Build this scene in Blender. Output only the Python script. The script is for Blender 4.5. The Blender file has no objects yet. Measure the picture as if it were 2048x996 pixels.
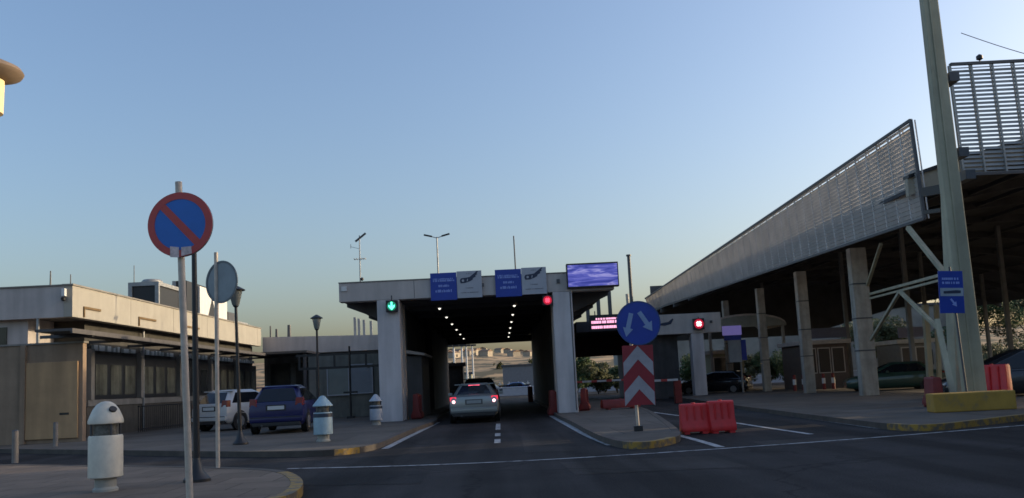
import bpy, bmesh, math, random
from mathutils import Vector, Matrix
random.seed(7)
SC = bpy.context.scene
COL = SC.collection
rad = math.radians
# ------------------------------------------------------------ camera
W, H, F = 2048.0, 996.0, 1700.0
PU, PV = 1024.0, 576.0
CAMZ = 1.3
yc = Vector((1000 - PU, -(768 - PV), -F)).normalized()
zc = Vector((math.sin(-0.047), math.cos(0.047), 0))
zc = (zc - yc * zc.dot(yc)).normalized()
xc = yc.cross(zc)
RM = Matrix((xc, yc, zc))
cd = bpy.data.cameras.new('camera'); cam = bpy.data.objects.new('camera', cd); COL.objects.link(cam)
cam.matrix_world = Matrix.Translation((0, 0, CAMZ)) @ RM.to_4x4()
cd.sensor_width = 36; cd.lens = F / W * 36; cd.shift_y = (PV - H / 2) / W
cd.clip_start = 0.1; cd.clip_end = 4000
SC.camera = cam
def ray(u, v): return RM @ Vector((u - PU, -(v - PV), -F))
def G(u, v, z=0.0):
    d = ray(u, v); t = (z - CAMZ) / d.z
    return (d.x * t, d.y * t)
# ------------------------------------------------------------ light
SUN_EL, SUN_AZ = rad(13.0), rad(78.0)      # azimuth from +Y towards +X
w = bpy.data.worlds.new('World'); SC.world = w; w.use_nodes = True
nt = w.node_tree; bg = nt.nodes['Background']
sky = nt.nodes.new('ShaderNodeTexSky'); sky.sky_type = 'NISHITA'; sky.sun_disc = False
sky.sun_elevation = SUN_EL; sky.sun_rotation = SUN_AZ
sky.air_density = 1.234; sky.dust_density = 3.88; sky.ozone_density = 2.56
tint = nt.nodes.new('ShaderNodeVectorMath'); tint.operation = 'MULTIPLY'; tint.inputs[1].default_value = (.985, .980, 1.08)
nt.links.new(sky.outputs[0], tint.inputs[0]); nt.links.new(tint.outputs[0], bg.inputs[0]); bg.inputs[1].default_value = 0.15
sl = bpy.data.lights.new('sun', 'SUN'); sun = bpy.data.objects.new('sun', sl); COL.objects.link(sun)
sl.energy = 2.0; sl.angle = rad(0.5); sl.color = (1.0, 0.80, 0.52)
sd = Vector((math.sin(SUN_AZ) * math.cos(SUN_EL), math.cos(SUN_AZ) * math.cos(SUN_EL), math.sin(SUN_EL)))
sun.rotation_euler = sd.to_track_quat('Z', 'Y').to_euler()
SC.view_settings.view_transform = 'Standard'; SC.view_settings.look = 'None'
SC.view_settings.exposure = 0.77; SC.view_settings.gamma = 1.0
SC.cycles.max_bounces = 6
SC.cycles.use_denoising = True
SC.cycles.filter_width = 1.6
# ------------------------------------------------------------ materials
MATS = {}
def mat(name, col, rough=0.75, metal=0.0, var=0.12, scale=3.0, streak=0.0, bump=0.0, bscale=30.0, emit=None, es=1.0, spec=None, tile=None, coat=0.0, alpha=None):
    if name in MATS: return MATS[name]
    m = bpy.data.materials.new(name); m.use_nodes = True; MATS[name] = m
    n = m.node_tree.nodes; l = m.node_tree.links; b = n['Principled BSDF']
    b.inputs['Roughness'].default_value = rough; b.inputs['Metallic'].default_value = metal
    if spec is not None: b.inputs['Specular IOR Level'].default_value = spec
    if coat: b.inputs['Coat Weight'].default_value = coat; b.inputs['Coat Roughness'].default_value = 0.05
    tc = n.new('ShaderNodeTexCoord')
    nz = n.new('ShaderNodeTexNoise'); nz.inputs['Scale'].default_value = scale; nz.inputs['Detail'].default_value = 8; nz.inputs['Roughness'].default_value = .65
    l.new(tc.outputs['Object'], nz.inputs['Vector'])
    mr = n.new('ShaderNodeMapRange'); mr.inputs[1].default_value = .3; mr.inputs[2].default_value = .7
    mr.inputs[3].default_value = 1 - var; mr.inputs[4].default_value = 1 + var
    l.new(nz.outputs['Fac'], mr.inputs[0]); fac = mr.outputs[0]
    def mul(a, bb):
        x = n.new('ShaderNodeMath'); x.operation = 'MULTIPLY'; l.new(a, x.inputs[0]); l.new(bb, x.inputs[1]); return x.outputs[0]
    if streak:
        mp = n.new('ShaderNodeMapping'); mp.inputs['Scale'].default_value = (1.7, 1.7, .18); l.new(tc.outputs['Object'], mp.inputs[0])
        n2 = n.new('ShaderNodeTexNoise'); n2.inputs['Scale'].default_value = 1.6; n2.inputs['Detail'].default_value = 6; l.new(mp.outputs[0], n2.inputs['Vector'])
        m2 = n.new('ShaderNodeMapRange'); m2.inputs[1].default_value = .35; m2.inputs[2].default_value = .65; m2.inputs[3].default_value = 1 - streak; m2.inputs[4].default_value = 1.0
        l.new(n2.outputs['Fac'], m2.inputs[0]); fac = mul(fac, m2.outputs[0])
    if tile:
        bt = n.new('ShaderNodeTexBrick'); bt.inputs['Scale'].default_value = 1.0; bt.inputs['Brick Width'].default_value = tile[0]; bt.inputs['Row Height'].default_value = tile[1]
        bt.inputs['Mortar Size'].default_value = tile[2]; bt.inputs['Color1'].default_value = (1, 1, 1, 1); bt.inputs['Color2'].default_value = (.78, .78, .78, 1); bt.inputs['Mortar'].default_value = (.45, .45, .45, 1)
        l.new(tc.outputs['Object'], bt.inputs['Vector']); fac = mul(fac, bt.outputs['Color'])
    mx = n.new('ShaderNodeVectorMath'); mx.operation = 'SCALE'; mx.inputs[0].default_value = col; l.new(fac, mx.inputs['Scale'])
    l.new(mx.outputs[0], b.inputs['Base Color'])
    if bump:
        nb = n.new('ShaderNodeTexNoise'); nb.inputs['Scale'].default_value = bscale; nb.inputs['Detail'].default_value = 5; l.new(tc.outputs['Object'], nb.inputs['Vector'])
        bp = n.new('ShaderNodeBump'); bp.inputs['Strength'].default_value = bump; bp.inputs['Distance'].default_value = .02
        l.new(nb.outputs['Fac'], bp.inputs['Height']); l.new(bp.outputs[0], b.inputs['Normal'])
    if emit:
        b.inputs['Emission Color'].default_value = (*emit, 1); b.inputs['Emission Strength'].default_value = es
    return m

def asphalt_mat(name, base):
    m = mat(name, base, .85, 0, .38, .35, bump=.5, bscale=50, spec=.16)
    n = m.node_tree.nodes; l = m.node_tree.links; b = n['Principled BSDF']
    src = b.inputs['Base Color'].links[0].from_socket
    tc = n.new('ShaderNodeTexCoord')
    f = n.new('ShaderNodeTexNoise'); f.inputs['Scale'].default_value = 45; f.inputs['Detail'].default_value = 4; l.new(tc.outputs['Object'], f.inputs[0])
    r = n.new('ShaderNodeMapRange'); r.inputs[1].default_value = .35; r.inputs[2].default_value = .65; r.inputs[3].default_value = .7; r.inputs[4].default_value = 1.35; l.new(f.outputs[0], r.inputs[0])
    # tyre-polished bands and mended patches
    mp = n.new('ShaderNodeMapping'); mp.inputs['Scale'].default_value = (1.1, .06, 1); l.new(tc.outputs['Object'], mp.inputs[0])
    s = n.new('ShaderNodeTexNoise'); s.inputs['Scale'].default_value = 1.0; s.inputs['Detail'].default_value = 3; l.new(mp.outputs[0], s.inputs[0])
    r2 = n.new('ShaderNodeMapRange'); r2.inputs[1].default_value = .4; r2.inputs[2].default_value = .6; r2.inputs[3].default_value = .62; r2.inputs[4].default_value = 1.35; l.new(s.outputs[0], r2.inputs[0])
    v = n.new('ShaderNodeTexVoronoi'); v.feature = 'DISTANCE_TO_EDGE'; v.inputs['Scale'].default_value = .22; v.inputs['Randomness'].default_value = 1
    wn = n.new('ShaderNodeVectorMath'); wn.operation = 'ADD'; nn = n.new('ShaderNodeTexNoise'); nn.inputs['Scale'].default_value = 1.2; nn.inputs['Detail'].default_value = 6
    l.new(tc.outputs['Object'], nn.inputs[0]); l.new(tc.outputs['Object'], wn.inputs[0]); l.new(nn.outputs['Color'], wn.inputs[1]); l.new(wn.outputs[0], v.inputs['Vector'])
    r3 = n.new('ShaderNodeMapRange'); r3.inputs[1].default_value = .0; r3.inputs[2].default_value = .012; r3.inputs[3].default_value = .5; r3.inputs[4].default_value = 1; l.new(v.outputs['Distance'], r3.inputs[0])
    last = src
    for q in (r, r2, r3):
        mx = n.new('ShaderNodeVectorMath'); mx.operation = 'SCALE'; l.new(last, mx.inputs[0]); l.new(q.outputs[0], mx.inputs['Scale']); last = mx.outputs[0]
    l.new(last, b.inputs['Base Color'])
    return m

ASPH = asphalt_mat('asphalt', (.029, .0265, .0265))
PAVE = mat('paving', (.205, .155, .115), .85, spec=.25, var=.25, scale=.9, bump=.3, tile=(.8, .8, .012))
PAVE2 = mat('concrete_paving', (.13, .114, .097), .85, spec=.25, var=.3, scale=.6, bump=.3, tile=(2.6, 2.6, .014))
KERB = mat('kerb_stone', (.085, .07, .058), .85, var=.3, scale=2.5, bump=.3)
def worn_paint(name, col, under, thr=.5, scale=6.0):
    m = mat(name, col, .7, var=.15, scale=2)
    n = m.node_tree.nodes; l = m.node_tree.links; b = n['Principled BSDF']
    src = b.inputs['Base Color'].links[0].from_socket
    tc = n.new('ShaderNodeTexCoord'); z = n.new('ShaderNodeTexNoise'); z.inputs['Scale'].default_value = scale; z.inputs['Detail'].default_value = 9; z.inputs['Roughness'].default_value = .7
    l.new(tc.outputs['Object'], z.inputs[0])
    r = n.new('ShaderNodeMapRange'); r.inputs[1].default_value = thr - .06; r.inputs[2].default_value = thr + .06; l.new(z.outputs[0], r.inputs[0])
    mx = n.new('ShaderNodeMix'); mx.data_type = 'RGBA'; l.new(r.outputs[0], mx.inputs[0]); mx.inputs[6].default_value = (*under, 1); l.new(src, mx.inputs[7])
    l.new(mx.outputs[2], b.inputs['Base Color']); return m
YEL = worn_paint('yellow_kerb_paint', (.34, .20, .03), (.12, .095, .07), .50)
YEL2 = worn_paint('yellow_block_paint', (.42, .25, .045), (.25, .17, .08), .40, 3)
LINE = worn_paint('white_road_paint', (.42, .42, .42), (.08, .08, .085), .45, 5)
CONC = mat('painted_concrete', (.53, .47, .43), .8, var=.12, scale=.7, streak=.16, bump=.1)
COLC = mat('column_paint', (.62, .57, .56), .75, var=.10, scale=.8, streak=.25, bump=.1)
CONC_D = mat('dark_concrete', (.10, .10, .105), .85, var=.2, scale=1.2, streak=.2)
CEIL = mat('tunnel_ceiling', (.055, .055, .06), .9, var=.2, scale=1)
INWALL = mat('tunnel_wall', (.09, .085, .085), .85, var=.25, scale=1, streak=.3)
CREAM = mat('cream_render', (.375, .35, .295), .85, var=.08, scale=1.2, streak=.08, bump=.08)
ENDW = mat('pale_render', (.52, .47, .44), .85, var=.10, scale=1.0, streak=.2)
TANW = mat('tan_render', (.32, .225, .15), .85, var=.15, scale=1.2, streak=.25)
TANP = mat('tan_panel', (.50, .31, .155), .6, var=.12, scale=1.2, streak=.25)
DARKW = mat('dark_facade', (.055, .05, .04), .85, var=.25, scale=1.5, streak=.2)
SILLW = mat('sill_band', (.26, .24, .21), .85, var=.15, scale=2, streak=.2)
WHT = mat('white_paint', (.72, .71, .68), .5, var=.08, scale=5, streak=.12)
OFFW = mat('offwhite_plastic', (.66, .61, .50), .45, var=.12, scale=7, streak=.18)
BLUEW = mat('pale_blue_plastic', (.34, .47, .52), .5, var=.12, scale=7, streak=.18)
BLK = mat('black_metal', (.018, .018, .02), .45, var=.2, scale=6)
DGREY = mat('dark_grey_metal', (.07, .072, .078), .5, var=.15, scale=6)
GALV = mat('galvanised_steel', (.36, .365, .36), .5, .35, var=.2, scale=8, streak=.25)
POLEW = mat('white_pole_paint', (.62, .52, .42), .5, var=.2, scale=9, streak=.3)
STEELP = mat('pale_green_steel', (.42, .39, .27), .6, .0, var=.14, scale=1.5, streak=.25)
STEELG = mat('grey_post_paint', (.43, .385, .32), .7, .0, var=.22, scale=2.5, streak=.4)
LOUV = mat('louvre_metal', (.60, .58, .56), .5, .25, var=.12, scale=1.5, streak=.1)
LOUVD = mat('louvre_metal_dark', (.30, .31, .30), .5, .3, var=.15, scale=2)
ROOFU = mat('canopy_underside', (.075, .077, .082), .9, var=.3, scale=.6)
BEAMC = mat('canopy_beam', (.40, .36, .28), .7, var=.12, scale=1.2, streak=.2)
SBLUE = mat('sign_blue', (.010, .045, .33), .35, var=.1, scale=3)
SBLUE2 = mat('sign_blue_bright', (.008, .14, .52), .35, var=.08, scale=5)
SRED = mat('sign_red', (.52, .06, .055), .4, var=.12, scale=5)
SWHITE = mat('sign_white', (.62, .62, .64), .45, var=.1, scale=5)
SGREY = mat('sign_grey', (.40, .41, .45), .5, var=.08, scale=3)
STEXT = mat('sign_text', (.25, .34, .72), .5, var=.05, scale=3)
SDARK = mat('sign_dark', (.025, .035, .07), .5, var=.1)
SBACK = mat('sign_back', (.23, .26, .28), .5, .3, var=.12, scale=4)
REDP = mat('red_plastic', (.62, .025, .028), .42, var=.16, scale=4, streak=.15)
REDD = mat('faded_red_plastic', (.22, .025, .022), .6, var=.2, scale=4, streak=.2)
GLASS = mat('window_glass', (.035, .04, .042), .08, var=.3, scale=1.2)
GLASSG = mat('curtained_glass', (.20, .20, .155), .25, var=.35, scale=1.5, streak=.5)
CGLASS = mat('car_glass', (.012, .014, .018), .06, var=.1)
RUB = mat('rubber', (.018, .018, .018), .85, var=.2, scale=8)
RIM = mat('wheel_rim', (.30, .31, .33), .35, .6, var=.1)
PLATE = mat('number_plate', (.55, .56, .55), .5, var=.05)
TAILD = mat('tail_lamp_red', (.16, .010, .014), .25, var=.05)
TAILL = mat('tail_lamp_lit', (.5, .03, .03), .3, var=.05, emit=(1, .04, .09), es=.55)
TAILH = mat('tail_lamp_bright', (.9, .4, .4), .3, var=.02, emit=(1, .42, .45), es=2.6)
LAMPW = mat('ceiling_lamp_lens', (.8, .8, .75), .3, var=.02, emit=(1, .95, .82), es=.95)
GRN = mat('signal_green', (.0, .4, .2), .3, var=.02, emit=(.10, 1, .55), es=2.0)
GRNG = mat('signal_green_dim', (.0, .08, .05), .3, var=.02, emit=(.02, .35, .22), es=.35)
REDL = mat('signal_red', (.5, .0, .0), .3, var=.02, emit=(1, .05, .10), es=1.4)
REDG = mat('signal_red_dim', (.12, .0, .01), .3, var=.02, emit=(.5, .01, .04), es=.5)
REDH = mat('signal_red_hot', (.9, .5, .5), .3, var=.02, emit=(1, .40, .42), es=2.2)
PINKT = mat('led_pink', (.4, .1, .2), .3, var=.02, emit=(1, .45, .68), es=.85)
PURP = mat('lit_purple_sign', (.1, .08, .3), .4, var=.1, emit=(.35, .3, .8), es=.14)
BARK = mat('bark', (.07, .055, .04), .9, var=.3, scale=4)
LEAF = mat('leaf_green', (.06, .10, .03), .8, var=.5, scale=.8)
LEAF2 = mat('leaf_olive', (.085, .095, .035), .8, var=.5, scale=.8)
TERR = mat('terracotta', (.22, .14, .09), .8, var=.2)
STONE = mat('house_wall', (.36, .31, .24), .8, var=.15, scale=.3)

# ------------------------------------------------------------ mesh tools
class MB:
    def __init__(s, org=(0, 0, 0)):
        s.v = []; s.f = []; s.org = Vector(org)
    def add(s, vs, fs):
        k = len(s.v); s.v += [Vector(p) for p in vs]; s.f += [tuple(i + k for i in f) for f in fs]; return s
    def box(s, x0, x1, y0, y1, z0, z1):
        return s.add([(x0,y0,z0),(x1,y0,z0),(x1,y1,z0),(x0,y1,z0),(x0,y0,z1),(x1,y0,z1),(x1,y1,z1),(x0,y1,z1)],
                     [(0,3,2,1),(4,5,6,7),(0,1,5,4),(1,2,6,5),(2,3,7,6),(3,0,4,7)])
    def hexa(s, p): # 8 points bottom ring then top ring
        return s.add(p, [(0,3,2,1),(4,5,6,7),(0,1,5,4),(1,2,6,5),(2,3,7,6),(3,0,4,7)])
    def tube(s, a, b, r0, r1=None, n=12):
        a = Vector(a); b = Vector(b); r1 = r0 if r1 is None else r1
        d = (b - a).normalized(); u = d.orthogonal().normalized(); w_ = d.cross(u)
        vs = []
        for (c, r) in ((a, r0), (b, r1)):
            for i in range(n):
                t = 2 * math.pi * i / n; vs.append(c + (u * math.cos(t) + w_ * math.sin(t)) * r)
        fs = [(i, (i + 1) % n, n + (i + 1) % n, n + i) for i in range(n)] + [tuple(range(n - 1, -1, -1)), tuple(range(n, 2 * n))]
        return s.add(vs, fs)
    def bar(s, a, b, wx, wz, up=(0, 0, 1)):
        a = Vector(a); b = Vector(b); d = (b - a).normalized(); u = d.cross(Vector(up))
        if u.length < 1e-3: u = d.cross(Vector((0, 1, 0)))
        u.normalize(); q = u.cross(d).normalized(); vs = []
        for c in (a, b):
            for (i, j) in ((-1, -1), (1, -1), (1, 1), (-1, 1)): vs.append(c + u * i * wx / 2 + q * j * wz / 2)
        return s.add(vs, [(3,2,1,0),(4,5,6,7),(0,1,5,4),(1,2,6,5),(2,3,7,6),(3,0,4,7)])
    def lathe(s, prof, c=(0, 0, 0), n=24, sx=1, sy=1):
        vs = []; c = Vector(c)
        for (r, z) in prof:
            for i in range(n):
                t = 2 * math.pi * i / n; vs.append(c + Vector((r * sx * math.cos(t), r * sy * math.sin(t), z)))
        fs = []
        for k in range(len(prof) - 1):
            for i in range(n): fs.append((k*n+i, k*n+(i+1) % n, (k+1)*n+(i+1) % n, (k+1)*n+i))
        fs += [tuple(range(n - 1, -1, -1)), tuple(range((len(prof)-1)*n, len(prof)*n))]
        return s.add(vs, fs)
    def prism(s, poly, z0, z1):
        n = len(poly)
        vs = [(p[0], p[1], z0) for p in poly] + [(p[0], p[1], z1) for p in poly]
        return s.add(vs, [tuple(range(n - 1, -1, -1)), tuple(range(n, 2*n))] + [(i, (i+1) % n, n+(i+1) % n, n+i) for i in range(n)])
    def plate(s, poly, y0, y1):   # polygon in local XZ, thickness along Y
        n = len(poly)
        vs = [(p[0], y0, p[1]) for p in poly] + [(p[0], y1, p[1]) for p in poly]
        return s.add(vs, [tuple(range(n)), tuple(range(2*n-1, n-1, -1))] + [(i, n+i, n+(i+1) % n, (i+1) % n) for i in range(n)])
    def build(s, name, m, parent=None, smooth=False, bevel=0, kind=None, T=None):
        me = bpy.data.meshes.new(name)
        vs = [(T @ p if T else p) - s.org for p in s.v]
        me.from_pydata(vs, [], s.f); me.update()
        bm = bmesh.new(); bm.from_mesh(me)
        bmesh.ops.recalc_face_normals(bm, faces=bm.faces[:])
        if bevel: bmesh.ops.bevel(bm, geom=[e for e in bm.edges if len(e.link_faces) == 2 and e.calc_face_angle(0) > .5], offset=bevel, segments=2, affect='EDGES', profile=.6)
        bm.to_mesh(me); bm.free()
        me.materials.append(m)
        if smooth:
            me.shade_smooth(); me.set_sharp_from_angle(angle=rad(38))
        o = bpy.data.objects.new(name, me); COL.objects.link(o)
        if parent is not None: o.parent = parent
        else: o.location = s.org
        if kind: o['kind'] = kind
        return o
def tag(o, label, cat, group=None, kind=None):
    o['label'] = label; o['category'] = cat
    if group: o['group'] = group
    if kind: o['kind'] = kind
    return o
def thing(name, label, cat, loc=(0, 0, 0), rz=0, group=None):
    o = bpy.data.objects.new(name, None); COL.objects.link(o); o.empty_display_size = .2
    o.location = loc; o.rotation_euler = (0, 0, rz); return tag(o, label, cat, group)
def kids(o): return [c for c in ALLKIDS.get(o.name, [])]
ALLKIDS = {}
def reindex():
    ALLKIDS.clear()
    for c in COL.objects:
        if c.parent: ALLKIDS.setdefault(c.parent.name, []).append(c)
def dup(o, loc=None, rz=None, label=None, par=None, fresh=True):
    if fresh: reindex()
    c = o.copy(); COL.objects.link(c)
    if par is not None: c.parent = par
    for ch in kids(o): dup(ch, par=c, fresh=False)
    if loc is not None: c.location = loc
    if rz is not None: c.rotation_euler[2] = rz
    if label: c['label'] = label
    return c
def circ(r, n=40, cx=0, cz=0): return [(cx + r * math.cos(2*math.pi*i/n), cz + r * math.sin(2*math.pi*i/n)) for i in range(n)]
def ring_plate(mb, r0, r1, y0, y1, n=48):
    vs = []
    for y in (y0, y1):
        for r in (r0, r1):
            for i in range(n): t = 2*math.pi*i/n; vs.append((r*math.cos(t), y, r*math.sin(t)))
    fs = []
    for i in range(n):
        j = (i+1) % n
        fs += [(i, j, n+j, n+i), (2*n+i, 3*n+i, 3*n+j, 2*n+j), (n+i, n+j, 3*n+j, 3*n+i), (i, 2*n+i, 2*n+j, j)]
    return mb.add(vs, fs)

# ------------------------------------------------------------ ground and setting
g = MB(); g.add([(-900, -120, 0), (900, -120, 0), (900, 1500, 0), (-900, 1500, 0)], [(0, 1, 2, 3)])
g.build('road', ASPH, kind='structure')
KZ = .12
def off_poly(pts, d):   # pull a polyline to its left by d
    out = []
    for i, p in enumerate(pts):
        a = Vector(pts[max(i-1, 0)]); b = Vector(pts[min(i+1, len(pts)-1)]); t = (b - a).normalized()
        out.append((p[0] - t.y * d, p[1] + t.x * d))
    return out
def smooth_line(pts, n=2):
    for _ in range(n):
        q = [pts[0]]
        for a, b in zip(pts[:-1], pts[1:]):
            q.append((a[0]*.75+b[0]*.25, a[1]*.75+b[1]*.25)); q.append((a[0]*.25+b[0]*.75, a[1]*.25+b[1]*.75))
        q.append(pts[-1]); pts = q
    return pts
def strip(mb, line, d0, d1, z0, z1):
    a = off_poly(line, d0); b = off_poly(line, d1)
    for i in range(len(line) - 1):
        mb.hexa([(*a[i], z0), (*a[i+1], z0), (*b[i+1], z0), (*b[i], z0), (*a[i], z1), (*a[i+1], z1), (*b[i+1], z1), (*b[i], z1)])
def pavement(edge, back, m, side=1, kerbs=()):
    e = smooth_line(edge)
    inner = off_poly(e, side * .16)
    MB().prism(inner + back, -.05, KZ).build('pavement', m, kind='structure')
    n = len(e)
    for (f0, f1, km) in kerbs:
        seg = e[int(f0 * (n-1)): int(f1 * (n-1)) + 1]
        k = MB(); strip(k, seg, 0, side * .16, -.05, KZ + .006); k.build('kerb', km, kind='structure')
# near left island
e1 = [G(-260, 926, KZ), G(0, 929, KZ), G(200, 931, KZ), G(380, 933, KZ), G(500, 936, KZ), G(575, 941, KZ), G(606, 957, KZ), G(606, 975, KZ), G(575, 994, KZ), (G(575, 994, KZ)[0] - .5, 9.0), (-4.6, 4.0)]
pavement(e1, [(-9, 4), (-22, 12)], PAVE, -1, [(0, .52, KERB), (.52, 1, YEL)])
# pavement along the left building
e2 = [G(-300, 897, KZ), G(0, 898, KZ), G(250, 901, KZ), G(480, 904, KZ), G(640, 902, KZ), G(715, 896, KZ), G(760, 887, KZ), G(800, 868, KZ), G(838, 853, KZ), G(877, 840, KZ), (-2.75, 36), (-2.7, 62)]
pavement(e2, [(-40, 62), (-40, 30)], PAVE2, 1, [(0, .42, KERB), (.42, .475, YEL), (.475, 1, KERB)])
# island with the direction sign
e3 = [(2.25, 62), (2.25, 40), G(1107, 827, KZ), G(1140, 841, KZ), G(1176, 861, KZ), G(1212, 877, KZ), G(1250, 885, KZ), G(1295, 885, KZ), G(1340, 878, KZ), G(1368, 868, KZ), G(1340, 845, KZ), (5.6, 33), (6.0, 46), (6.0, 62)]
pavement(e3, [], PAVE2, 1, [(0, .46, KERB), (.46, .64, YEL), (.64, 1, KERB)])
# right island under the canopy
e4 = [(9.8, 58), (9.6, 46), G(1462, 810, KZ), G(1560, 822, KZ), G(1690, 838, KZ), G(1790, 850, KZ), G(1870, 850, KZ), G(1960, 840, KZ), G(2060, 828, KZ), G(2300, 800, KZ)]
pavement(e4, [(30, 40), (17, 58)], PAVE2, 1, [(0, .55, KERB), (.55, 1, YEL)])
# painted lines
def line_px(pts, wdt, name='lane_marking', n=1):
    m = MB(); l_ = smooth_line([G(u, v) for u, v in pts], n)
    a = off_poly(l_, -wdt/2); b = off_poly(l_, wdt/2)
    for i in range(len(l_) - 1): m.add([(*a[i], .008), (*a[i+1], .008), (*b[i+1], .008), (*b[i], .008)], [(0, 1, 2, 3)])
    return m.build(name, LINE, kind='structure')
line_px([(770, 898), (805, 880), (840, 863), (876, 845)], .17)
line_px([(1102, 832), (1140, 853), (1175, 872), (1222, 891)], .17)
line_px([(575, 938), (800, 933), (1000, 925), (1200, 914), (1400, 901), (1600, 887), (1850, 868), (2060, 850), (2300, 832)], .11, n=2)
line_px([(1345, 868), (1395, 881), (1442, 895)], .15)
line_px([(1470, 846), (1540, 857), (1622, 869)], .13)
line_px([(1478, 818), (1600, 835), (1760, 858)], .12)
line_px([(1285, 822), (1360, 832)], .15)
for (v0, v1) in ((887, 879), (873, 867), (860, 848), (843, 837), (832, 828), (824, 821)):
    a = G(991, v0)[1]; b = G(993, v1)[1]
    xx = -.12
    MB().add([(xx - .07, a, .008), (xx + .07, a, .008), (xx + .07, b, .008), (xx - .07, b, .008)], [(0, 1, 2, 3)]).build('lane_marking', LINE, kind='structure')
for k in range(4):
    y = 44 + k * 4.5
    MB().add([(-.19, y, .008), (-.05, y, .008), (-.05, y + 2, .008), (-.19, y + 2, .008)], [(0, 1, 2, 3)]).build('lane_marking', LINE, kind='structure')
PATCH = asphalt_mat('asphalt_patch', (.022, .021, .022)); PATCH2 = asphalt_mat('asphalt_old_patch', (.040, .036, .034))
for pts, pm in (([(905, 862), (1015, 861), (1022, 876), (892, 878)], PATCH), ([(1120, 925), (1420, 912), (1500, 934), (1150, 950)], PATCH2), ([(640, 945), (860, 942), (840, 968), (600, 972)], PATCH), ([(1500, 884), (1700, 872), (1760, 880), (1540, 893)], PATCH2), ([(1040, 868), (1110, 866), (1150, 902), (1050, 905)], PATCH2)):
    m = MB(); m.add([(*G(u, v), .0035) for u, v in pts], [(0, 1, 2, 3)]); m.build('asphalt_patch', pm, kind='structure')
# iron covers
for (u, v) in ((1560, 930), (860, 960)):
    x, y = G(u, v); o = MB().lathe([(.33, 0.001), (.33, .006), (.30, .008)], (x, y, 0), 24).build('manhole_cover', DGREY)
    tag(o, 'round iron manhole cover in the asphalt of the ' + ('lower right' if u > 1000 else 'lower middle'), 'manhole cover') if False else bpy.data.objects.remove(o)
# hills
def hills():
    m = MB(); nx, ny = 150, 26; rnd = random.Random(3)
    from mathutils import noise
    for j in range(ny):
        for i in range(nx):
            x = -560 + 1120 * i / (nx - 1); y = 215 + 520 * (j / (ny - 1)) ** 1.2
            t = j / (ny - 1)
            h = 24.5 * (1 - math.exp(-3.0 * t)) * (.86 + .22 * noise.noise(Vector((x * .008, y * .008, 2)))) + 2.0 * noise.noise(Vector((x * .03, y * .03, 5))) * min(1, 4*t) - .3 * (1 - t)
            m.v.append(Vector((x, y, h - .5 * (j == 0))))
    for j in range(ny - 1):
        for i in range(nx - 1): m.f.append((j*nx+i, j*nx+i+1, (j+1)*nx+i+1, (j+1)*nx+i))
    mt = mat('hill_scrub', (.40, .265, .14), .95, var=.35, scale=.02)
    n = mt.node_tree.nodes; l = mt.node_tree.links; b = n['Principled BSDF']; src = b.inputs['Base Color'].links[0].from_socket
    tc = n.new('ShaderNodeTexCoord'); z = n.new('ShaderNodeTexNoise'); z.inputs['Scale'].default_value = .13; z.inputs['Detail'].default_value = 7; l.new(tc.outputs['Object'], z.inputs[0])
    r = n.new('ShaderNodeMapRange'); r.inputs[1].default_value = .47; r.inputs[2].default_value = .53; l.new(z.outputs[0], r.inputs[0])
    mx = n.new('ShaderNodeMix'); mx.data_type = 'RGBA'; l.new(r.outputs[0], mx.inputs[0]); l.new(src, mx.inputs[6]); mx.inputs[7].default_value = (.10, .085, .045, 1); l.new(mx.outputs[2], b.inputs['Base Color'])
    return m.build('hills', mt, smooth=True, kind='structure')
hill = hills()
def hill_z(x, y):
    ok, p, n_, i_ = hill.ray_cast(Vector((x, y, 200)), Vector((0, 0, -1))); return p.z if ok else 0
# ------------------------------------------------------------ tunnel (covered crossing lane)
YF, YB = 32.0, 60.0
t = thing('covered_checkpoint', 'grey concrete portal with a long dark roofed lane between two square columns', 'checkpoint', (-.8, YF, 0))
O = t.location
m = MB(O); m.box(-5.85, 4.45, YF - .35, YF + .15, 4.62, 5.32)
m.build('fascia', CONC, t, bevel=.02)
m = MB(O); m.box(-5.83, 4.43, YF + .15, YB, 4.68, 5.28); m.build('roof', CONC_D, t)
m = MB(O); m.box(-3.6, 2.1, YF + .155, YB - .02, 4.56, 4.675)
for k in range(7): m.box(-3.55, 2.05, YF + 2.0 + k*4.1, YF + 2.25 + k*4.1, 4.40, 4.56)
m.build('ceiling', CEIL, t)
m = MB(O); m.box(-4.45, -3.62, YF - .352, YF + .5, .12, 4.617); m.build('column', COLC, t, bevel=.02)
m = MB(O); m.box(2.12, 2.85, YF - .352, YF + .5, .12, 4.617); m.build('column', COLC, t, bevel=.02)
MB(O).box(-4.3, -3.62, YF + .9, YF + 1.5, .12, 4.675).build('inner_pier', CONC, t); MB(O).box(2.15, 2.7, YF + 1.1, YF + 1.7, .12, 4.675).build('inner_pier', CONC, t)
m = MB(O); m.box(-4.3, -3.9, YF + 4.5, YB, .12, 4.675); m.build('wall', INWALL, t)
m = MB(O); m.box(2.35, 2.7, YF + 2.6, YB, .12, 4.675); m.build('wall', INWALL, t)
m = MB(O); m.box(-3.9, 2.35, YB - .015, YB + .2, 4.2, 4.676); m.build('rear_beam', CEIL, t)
m = MB(O); m.box(-3.88, -3.55, 46, YB, .12, 4.55); m.build('pilaster', INWALL, t)
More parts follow.
